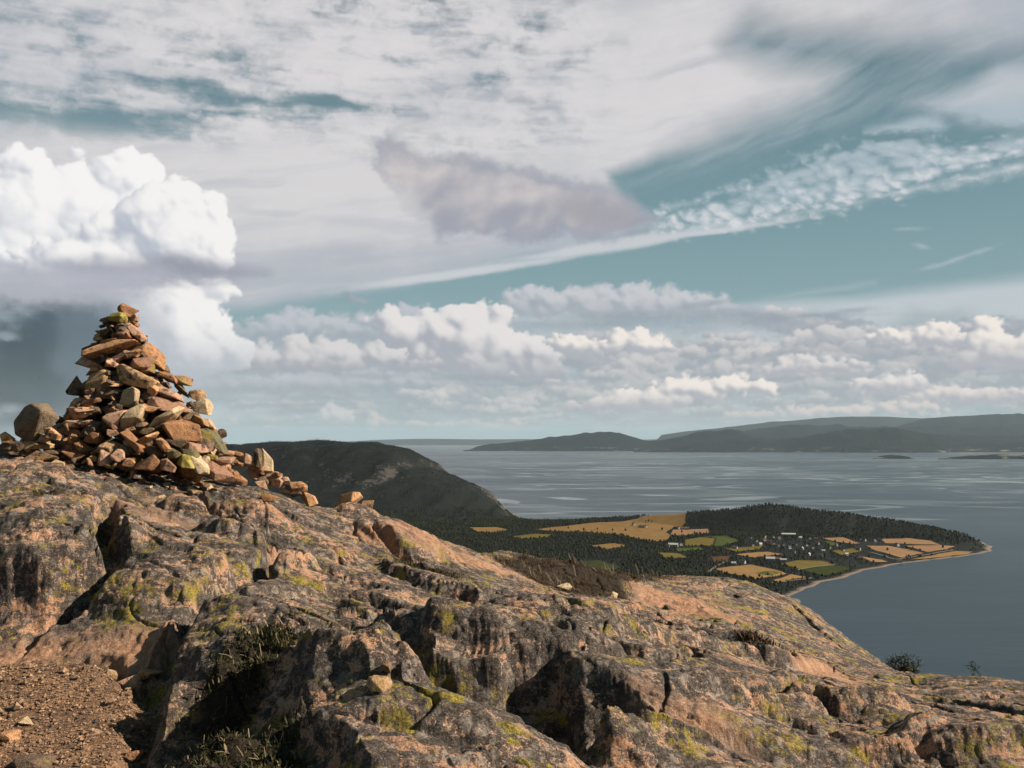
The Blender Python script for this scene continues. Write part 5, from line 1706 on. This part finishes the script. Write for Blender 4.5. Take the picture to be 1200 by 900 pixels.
def build_cairn():
    rs = np.random.RandomState(77)
    for i, (px, py, w, h, ang, tone) in enumerate(ST):
        L, R = cairn_lr(py)
        mid, rad = (L + R) / 2, (R - L) / 2
        dx = np.clip((px - mid) / rad, -1, 1)
        if px > 262:
            d = CD + 0.05 + (px - 262) * 0.002 + rs.uniform(-0.04, 0.04)
        elif px < 66:
            d = 9.36 + rs.uniform(-0.05, 0.05)
        else:
            d = CD - 0.85 * rad / F * CD * math.sqrt(max(0.0, 1 - dx * dx)) + (0.10 if tone == 'd' else 0.0)
        hw, hh = w / 2 / F * d * 1.06, h / 2 / F * d * 1.08
        dep = min(max(hw, hh) * rs.uniform(0.6, 0.95), 0.24)
        p = at(px, py, d + dep * 0.55)
        add_stone(int(rs.randint(1000)), tone, p, (hw, dep, hh), math.radians(ang) + rs.normal() * 0.04, rs.normal() * 0.12, rs.normal() * 0.10)
    # the body of the heap, seen in the gaps and from the sides
    small = []
    for n in range(330):
        py = 366 + (552 - 366) * rs.rand() ** 0.62
        L, R = cairn_lr(py)
        rad = (R - L) / 2 / F * CD
        c = at((L + R) / 2, py, CD)
        a = rs.uniform(0, 2 * math.pi)
        outer = n < 120
        q = rad * math.sqrt(rs.uniform(0.45, 0.70) if outer else rs.uniform(0.03, 0.5))
        s = min(rs.uniform(0.05, 0.13) * (0.55 + 0.45 * min(1, rad / 0.7)), rad * 0.7)
        x, y = c[0] + q * math.cos(a) * (1 - s / max(rad, s) * 0.5), c[1] + q * math.sin(a) * 0.85
        tone = rs.choice(['o', 'p', 'd', 'l', 'o', 'p', 'd'])
        arg = (int(rs.randint(1000)), tone, (x, y, c[2]), (s * rs.uniform(0.9, 1.5), s * rs.uniform(0.8, 1.2), s * rs.uniform(0.4, 0.75)), rs.normal() * 0.3, rs.uniform(0, 6.28), rs.normal() * 0.25)
        if outer:
            add_stone(*arg)
        else:
            small.append(arg)
    # chips wedged between the stones, and rubble round the foot
    for k in range(130):
        py = 372 + (556 - 372) * rs.rand() ** 0.7
        L, R = cairn_lr(py)
        rad = (R - L) / 2 / F * CD
        c = at((L + R) / 2, py, CD)
        a = rs.uniform(math.pi * 0.95, math.pi * 2.05)
        s = rs.uniform(0.018, 0.042)
        small.append((int(rs.randint(1000)), rs.choice(['o', 'p', 'd', 'd', 'l']), (c[0] + rad * 0.9 * math.cos(a), c[1] + rad * 0.80 * math.sin(a), c[2]), (s * 1.4, s, s * 0.7), rs.normal() * 0.5, rs.uniform(0, 6.28), rs.normal() * 0.4))
    for k in range(90):
        px = rs.uniform(20, 330)
        py = 553 + rs.uniform(-8, 10) + max(0, px - 190) * 0.14
        p = at(px, py, rs.uniform(9.0, 9.9))
        s = 0.015 + 0.045 * rs.rand() ** 2
        z = float(rock_h(np.array([p[0]]), np.array([p[1]]), False)[0])
        small.append((int(rs.randint(1000)), rs.choice(['o', 'p', 'w', 'l']), (p[0], p[1], z + s * 0.3), (s * 1.3, s, s * 0.7), rs.normal() * 0.2, rs.uniform(0, 6.28), rs.normal() * 0.2))
    tones = sorted(SM)
    V, Fc, mi, off = [], [], [], 0
    for (i, tone, loc, size, roll, yaw, tilt) in small:
        me = SHAPES[i % len(SHAPES)]
        co = np.array([v.co for v in me.vertices]) * np.array(size)
        Rm = np.array((Matrix.Rotation(-roll, 3, 'Y') @ Matrix.Rotation(tilt, 3, 'X') @ Matrix.Rotation(yaw, 3, 'Z')))
        V.append(co @ Rm.T + np.array(loc) - np.array(cairn.location))
        f = np.array([p.vertices[:] for p in me.polygons])
        Fc.append(f + off)
        mi += [tones.index(tone)] * len(f)
        off += len(co)
    o = mesh_np('rubble', np.concatenate(V), np.concatenate(Fc), None, False, None, cairn)
    for t in tones:
        o.data.materials.append(SM[t])
    o.data.polygons.foreach_set('material_index', np.array(mi, np.int32))
    o['kind'] = 'stuff'


build_cairn()


def loose(name, px, py, w, h, ang, tone, seed, lab, cat='stone', group='loose stones on the summit rock', depth=None):
    if depth:
        p = at(px, py, depth)
        p[2] = float(rock_h(np.array([p[0]]), np.array([p[1]]), False)[0])
    else:
        p = on_rock(px, py + h * 0.4)
    d = p[1]
    hw, hh = w / 2 / F * d, h / 2 / F * d
    o = bpy.data.objects.new(name, stone_mesh(seed, tone))
    COL.objects.link(o)
    o.location = (p[0], p[1], p[2] + hh * 0.55)
    o.rotation_euler = (0.1, math.radians(ang), seed * 0.9)
    o.scale = (hw, hw * 0.85, hh)
    tag(o, lab, cat, group)


loose('boulder', 409, 606, 34, 20, 18, 'o', 3, 'pinkish boulder alone on the crest right of the cairn', depth=10.75)
loose('loose_stone', 430, 614, 18, 12, 10, 'l', 5, 'small brown stone just right of the lone pinkish boulder', depth=10.75)
loose('loose_stone', 444, 800, 30, 14, 6, 'l', 7, 'flat lichened stone lying in the dark hollow of the foreground')
loose('loose_stone', 455, 786, 16, 13, 0, 'l', 8, 'small lichened stone behind the flat one in the dark hollow')
loose('loose_stone', 12, 862, 26, 14, 0, 'o', 9, 'large orange stone at the left edge of the gravel path')
loose('loose_stone', 30, 846, 22, 11, 8, 'w', 10, 'pale stone on the gravel path behind the large orange one')
loose('loose_stone', 152, 800, 24, 16, 20, 'p', 11, 'pink stone at the head of the gravel path under the ledge')
loose('loose_stone', 176, 790, 26, 12, -10, 'o', 12, 'orange flat stone right of the pink one under the ledge')
loose('loose_stone', 130, 790, 16, 14, 0, 'l', 13, 'brown stone left of the pink one under the ledge')
loose('loose_stone', 40, 893, 44, 14, 0, 'd', 14, 'flat dark red stone at the bottom of the gravel path')
loose('loose_stone', 784, 712, 18, 8, 0, 'd', 15, 'dark stone lying on the bare pink slab')
loose('loose_stone', 866, 697, 12, 6, 10, 'd', 16, 'small dark stone on the grey slab near its crest')
loose('loose_stone', 716, 697, 16, 10, 0, 'w', 17, 'pale stone in the heather at the edge of the bare slab')
loose('loose_stone', 662, 688, 18, 8, 0, 'w', 18, 'pale flat stone in the middle of the heather')
loose('loose_stone', 160, 885, 20, 12, 0, 'o', 19, 'orange stone at the right edge of the gravel path')


def gravel():
    rs = np.random.RandomState(8)
    n = 9000
    P = np.array(PATH)
    x = rs.uniform(P[:, 0].min(), P[:, 0].max(), n * 3)
    y = rs.uniform(P[:, 1].min(), P[:, 1].max(), n * 3)
    k = (poly_dist(x, y, PATH) > -0.03 - 0.12 * rs.rand(n * 3) ** 3) & (np.abs(x / y) < 0.62)
    x, y = x[k][:n], y[k][:n]
    z = rock_h(x, y)
    s = 0.0035 + 0.009 * rs.rand(len(x)) ** 3 + 0.028 * (rs.rand(len(x)) > 0.988) * rs.rand(len(x))
    octv = np.array([(1, 0, 0), (-1, 0, 0), (0, 1, 0), (0, -1, 0), (0, 0, 0.8), (0, 0, -0.8)])
    octf = np.array([(0, 2, 4), (2, 1, 4), (1, 3, 4), (3, 0, 4), (2, 0, 5), (1, 2, 5), (3, 1, 5), (0, 3, 5)])
    j = rs.uniform(0.6, 1.3, (len(x), 6, 1))
    a = rs.uniform(0, 6.28, len(x))
    c, q = np.cos(a)[:, None], np.sin(a)[:, None]
    b = octv[None] * j
    vx = (b[..., 0] * c - b[..., 1] * q * 0.8) * s[:, None] * 1.3 + x[:, None]
    vy = (b[..., 0] * q + b[..., 1] * c * 0.8) * s[:, None] * 1.3 + y[:, None]
    vz = b[..., 2] * s[:, None] + z[:, None] + s[:, None] * 0.4
    V = np.stack([vx, vy, vz], -1).reshape(-1, 3)
    Fc = (octf[None] + (np.arange(len(x)) * 6)[:, None, None]).reshape(-1, 3)
    m = M('gravel', 0.9, 0.2)
    g = m.voro(m.pos, 45.0, 'F1', 'Color')
    sc = m.t.nodes.new('ShaderNodeSeparateColor')
    m.link(g, sc.inputs[0])
    c_ = m.mix(sc.outputs[0], (0.10, 0.058, 0.034), (0.25, 0.165, 0.105))
    c_ = m.mix(m.ramp(sc.outputs[1], 0.72, 0.8), c_, (0.05, 0.035, 0.028))
    m.color(c_)
    o = mesh_np('gravel', V, Fc, m.mat, False, {'tone': np.repeat(rs.rand(len(x)), 6)})
    tag(o, kind='stuff')


gravel()

# ------------------------------------------------------------------ heather, grass and two small pines
def leafy(name, polys, n, seed, hgt, mat, spread=1.0, lean=0.5, tuft=9, wide=0.10):
    """tufts of bent blades and sprigs growing over patches of the rock"""
    rs = np.random.RandomState(seed)
    xs, ys = [], []
    for P in polys:
        Q = np.array(P)
        ar = abs(0.5 * np.sum(Q[:, 0] * np.roll(Q[:, 1], -1) - Q[:, 1] * np.roll(Q[:, 0], -1)))
        k = int(n * ar)
        x = rs.uniform(Q[:, 0].min() - 0.1, Q[:, 0].max() + 0.1, k * 4)
        y = rs.uniform(Q[:, 1].min() - 0.1, Q[:, 1].max() + 0.1, k * 4)
        d = poly_dist(x, y, P) + 0.14 * fbm(x / 0.3, y / 0.3, 4, seed)
        clump = fbm(x / 0.22, y / 0.22, 4, seed + 1)
        ok = (d > 0.0) & (rs.rand(len(x)) < ss(clump + 0.5 * np.minimum(d, 0.4), -0.25, 0.35))
        xs.append(x[ok][:k])
        ys.append(y[ok][:k])
    x, y = np.concatenate(xs), np.concatenate(ys)
    z = rock_h(x, y, False)
    N = len(x)
    h = hgt * rs.uniform(0.45, 1.15, (N, 1)) * (0.7 + 0.5 * ss(fbm(x / 0.4, y / 0.4, 3, seed + 2), -0.5, 0.6))[:, None]
    a = rs.uniform(0, 2 * math.pi, (N, tuft))
    le = lean * rs.uniform(0.2, 1.4, (N, tuft))
    L = h * rs.uniform(0.5, 1.2, (N, tuft))
    ox = x[:, None] + rs.normal(size=(N, tuft)) * 0.018 * spread
    oy = y[:, None] + rs.normal(size=(N, tuft)) * 0.018 * spread
    oz = z[:, None] - 0.01
    dx, dy = np.cos(a) * np.sin(le), np.sin(a) * np.sin(le)
    dz = np.cos(le)
    sx, sy = -np.sin(a), np.cos(a)
    w = L * wide * rs.uniform(0.6, 1.4, (N, tuft))
    v = []
    for (t, ww, drop) in ((0.0, 0.7, 0), (0.0, -0.7, 0), (0.55, 1.0, 0), (0.55, -1.0, 0), (1.0, 0.0, 0.18)):
        v.append(np.stack([ox + dx * L * (t + drop * le) + sx * w * ww, oy + dy * L * (t + drop * le) + sy * w * ww, oz + dz * L * t - drop * L * le], -1))
    V = np.stack(v, 2).reshape(-1, 3)
    base = (np.arange(N * tuft) * 5)[:, None]
    Fc = np.concatenate([base + np.array([[0, 1, 3]]), base + np.array([[0, 3, 2]]), base + np.array([[2, 3, 4]])])
    o = mesh_np(name, V, Fc, mat, False, {'tone': np.repeat(rs.rand(N * tuft), 5)})
    tag(o, kind='stuff')


def leaf_mat(name, a, b, c3, share):
    m = M(name, 0.75, 0.2)
    t = m.attr('tone')
    n = m.noise(m.pos, 4.0, 3, 0.6)
    col = m.mix(m.ramp(n, 0.35, 0.65), a, b)
    col = m.mix(m.ramp(t, 1 - share, 1 - share + 0.02), col, c3)
    col = m.mix(1.0, col, m.grey(m.ramp(t, 0, 1, 0.7, 1.25, False)), 'MULTIPLY')
    return m.color(col)


HM = leaf_mat('heather_sprigs', (0.0275, 0.0231, 0.0088), (0.0523, 0.0275, 0.0132), (0.0880, 0.0495, 0.0193), 0.22)
GM = leaf_mat('crowberry_and_grass', (0.0165, 0.0176, 0.0066), (0.0330, 0.0319, 0.0099), (0.1210, 0.0935, 0.0495), 0.10)
RM = leaf_mat('rusty_heather', (0.0550, 0.0248, 0.0138), (0.0330, 0.0220, 0.0099), (0.0990, 0.0550, 0.0275), 0.2)
leafy('heather', [HEATH[0]], 1500, 1, 0.042, HM, 1.3, 0.75, 7, 0.07)
leafy('crowberry', [HEATH[1], HEATH[2]], 4200, 2, 0.042, GM, 1.2, 0.95, 7, 0.09)
leafy('heather', [HEATH[3]], 2600, 3, 0.08, RM, 1.2, 0.7, 7, 0.07)
leafy('heather', [HEATH[4], HEATH[5]], 3600, 4, 0.04, RM, 1.2, 0.9, 7, 0.08)
leafy('heather', [HEATH[6], HEATH[7]], 1500, 5, 0.04, GM, 1.2, 0.9, 7, 0.08)


def dry_stems():
    rs = np.random.RandomState(12)
    m = M('dry_straw', 0.8, 0.2)
    m.color(m.mix(m.attr('tone'), (0.12, 0.08, 0.05), (0.28, 0.22, 0.15)))
    V, Fc, T = [], [], []
    for P, k, hh in ((HEATH[1], 150, 0.07), (HEATH[4], 90, 0.06), (HEATH[0], 260, 0.11), (HEATH[3], 40, 0.10)):
        Q = np.array(P)
        while k > 0:
            x, y = rs.uniform(Q[:, 0].min(), Q[:, 0].max()), rs.uniform(Q[:, 1].min(), Q[:, 1].max())
            if poly_dist(np.array([x]), np.array([y]), P)[0] < 0.02:
                continue
            k -= 1
            z = float(rock_h(np.array([x]), np.array([y]), False)[0])
            L = hh * rs.uniform(0.5, 1.3)
            a, le = rs.uniform(0, 6.28), rs.uniform(0.2, 1.2)
            b = len(V)
            w = 0.0013
            px, py = -math.sin(a) * w, math.cos(a) * w
            for t, d in ((0, 0), (0.5, 0.02), (1.0, 0.16)):
                c = (x + math.cos(a) * math.sin(le) * L * t, y + math.sin(a) * math.sin(le) * L * t, z + 0.02 + math.cos(le) * L * t - d * L * le)
                V.append((c[0] + px, c[1] + py, c[2]))
                V.append((c[0] - px, c[1] - py, c[2] + 0.001))
            Fc += [(b, b + 1, b + 3, b + 2), (b + 2, b + 3, b + 5, b + 4)]
            T += [rs.rand()] * 6
    o = mesh_np('dry_grass', V, Fc, m.mat, False, {'tone': T})
    tag(o, kind='stuff')


dry_stems()


def pine(px, py, depth, tall, seed, lab):
    """a small bushy pine on the slope behind the crest: trunk, limbs and tufts of needles"""
    rs = np.random.RandomState(seed)
    top = at(px, py, depth)
    g = float(rock_h(np.array([top[0]]), np.array([top[1]]), False)[0])
    H = top[2] - g
    root = empty('pine_tree', (top[0], top[1], g))
    tag(root, lab, 'tree', 'small pines behind the summit crest')
    bark = bpy.data.materials.get('pine_bark') or M('pine_bark', 0.9).color((0.10, 0.06, 0.04))
    V, Fc = [], []
    rings = 9
    for i in range(rings):
        t = i / (rings - 1)
        r = 0.09 * (1 - t) + 0.012
        cx, cy = 0.12 * math.sin(t * 3 + seed), 0.1 * math.sin(t * 2.2)
        for k in range(7):
            V.append((cx + r * math.cos(k * 0.898), cy + r * math.sin(k * 0.898), -0.2 + (H + 0.1) * t))
    Fc = [tuple(f) for f in grid_faces(rings, 7, True)]
    limbs, tips = [], []
    for k in range(34):
        t = rs.uniform(0.25, 0.98)
        a = k * 2.4 + rs.normal() * 0.3
        L = tall * 0.15 * (1.05 - t) ** 0.7 * rs.uniform(0.6, 1.15) + 0.12
        p0 = np.array([0.12 * math.sin(t * 3 + seed), 0.1 * math.sin(t * 2.2), -0.2 + (H + 0.1) * t])
        d = np.array([math.cos(a), math.sin(a), rs.uniform(0.05, 0.5)])
        p1 = p0 + d * L
        b = len(V)
        for p, r in ((p0, 0.025), (p1, 0.006)):
            for j in range(4):
                V.append((p[0] + r * math.cos(j * 1.571) * -d[1], p[1] + r * math.cos(j * 1.571) * d[0], p[2] + r * math.sin(j * 1.571)))
        Fc += [(b + j, b + (j + 1) % 4, b + 4 + (j + 1) % 4, b + 4 + j) for j in range(4)]
        for s in np.linspace(0.25, 1.05, 7):
            tips.append(p0 + d * L * s + rs.normal(size=3) * 0.03 * tall)
    mesh_np('trunk', V, [f for f in Fc if len(f) == 4], bark, True, None, root)
    tips.append(np.array([0.12 * math.sin(3 + seed), 0.1 * math.sin(2.2), H]))
    NV, NF = [], []
    for c in tips:
        for q in range(34):
            d = rs.normal(size=3)
            d[2] = d[2] * 0.7 + 0.35
            d /= np.linalg.norm(d)
            L = rs.uniform(0.07, 0.14)
            s = np.cross(d, rs.normal(size=3))
            s = s / np.linalg.norm(s) * 0.010
            o_ = c + rs.normal(size=3) * 0.055
            b = len(NV)
            NV += [o_ - s, o_ + s, o_ + d * L]
            NF.append((b, b + 1, b + 2))
    mt = bpy.data.materials.get('pine_needles')
    if mt is None:
        mm = M('pine_needles', 0.7, 0.2)
        mt = mm.color(mm.mix(mm.ramp(mm.noise(mm.pos, 2.0, 3), 0.35, 0.65), (0.016, 0.022, 0.009), (0.034, 0.038, 0.014)))
    mesh_np('crown', np.array(NV), NF, mt, False, None, root)


pine(1064, 772, 21.0, 2.3, 3, 'small bushy pine behind the crest, the taller left one')
pine(1051, 778, 21.6, 1.5, 8, 'low young pine close by the left side of the taller pine')
pine(1135, 784, 20.0, 1.5, 5, 'low dark pine alone behind the crest further right')


def bird(px, py, depth, lab):
    """a gull seen far off: one body with spread wings, beak and tail"""
    c = at(px, py, depth)
    root = empty('bird', tuple(c), 0.9)
    tag(root, lab, 'bird')
    m = M('dark_plumage', 0.8).color((0.06, 0.06, 0.065))
    prof = [(-0.24, 0.004), (-0.16, 0.03), (-0.05, 0.06), (0.06, 0.062), (0.13, 0.035), (0.17, 0.036), (0.205, 0.02), (0.26, 0.003)]
    V = [(x, r * math.cos(k * 0.785), r * math.sin(k * 0.785) + (0.015 if x > 0.12 else 0)) for x, r in prof for k in range(8)]
    mesh_np('body', V, grid_faces(len(prof), 8, True), m, True, None, root)
    for s in (-1, 1):
        st = [(0.0, 0.03, 0.10, -0.06), (0.22, 0.09, 0.10, -0.05), (0.42, 0.10, 0.06, -0.06), (0.62, 0.06, -0.02, -0.07)]
        W = []
        for y, z, f, b in st:
            W += [(f, s * y, z), (b, s * y, z), (b, s * y, z - 0.012), (f, s * y, z - 0.018)]
        mesh_np('wing', W, grid_faces(4, 4, True), m, True, None, root)
    mesh_np('tail', [(-0.2, -0.02, 0.0), (-0.2, 0.02, 0.0), (-0.34, 0.06, 0.0), (-0.34, -0.06, 0.0), (-0.2, -0.02, 0.012), (-0.2, 0.02, 0.012), (-0.34, 0.06, 0.008), (-0.34, -0.06, 0.008)], [(3, 2, 1, 0), (4, 5, 6, 7), (0, 1, 5, 4), (1, 2, 6, 5), (2, 3, 7, 6), (3, 0, 4, 7)], m, False, None, root)


bird(46, 443, 260.0, 'small dark bird gliding in front of the dark cloud left of the cairn')

# ------------------------------------------------------------------ haze
hz = bpy.data.materials.new('haze_air')
hz.use_nodes = True
ht = hz.node_tree
ht.nodes.clear()
pv = ht.nodes.new('ShaderNodeVolumePrincipled')
pv.inputs['Color'].default_value = (0.50, 0.66, 0.80, 1)
pv.inputs['Density'].default_value = HAZE
pv.inputs['Anisotropy'].default_value = 0.0
mo = ht.nodes.new('ShaderNodeOutputMaterial')
ht.links.new(pv.outputs[0], mo.inputs['Volume'])
bx = [(x, y, z) for x in (-115000, 115000) for y in (-115000, 115000) for z in (WZ - 40, 1500)]
haze = mesh_np('haze', bx, [(0, 1, 3, 2), (4, 6, 7, 5), (0, 4, 5, 1), (2, 3, 7, 6), (0, 2, 6, 4), (1, 5, 7, 3)], hz, False)
tag(haze, kind='stuff')
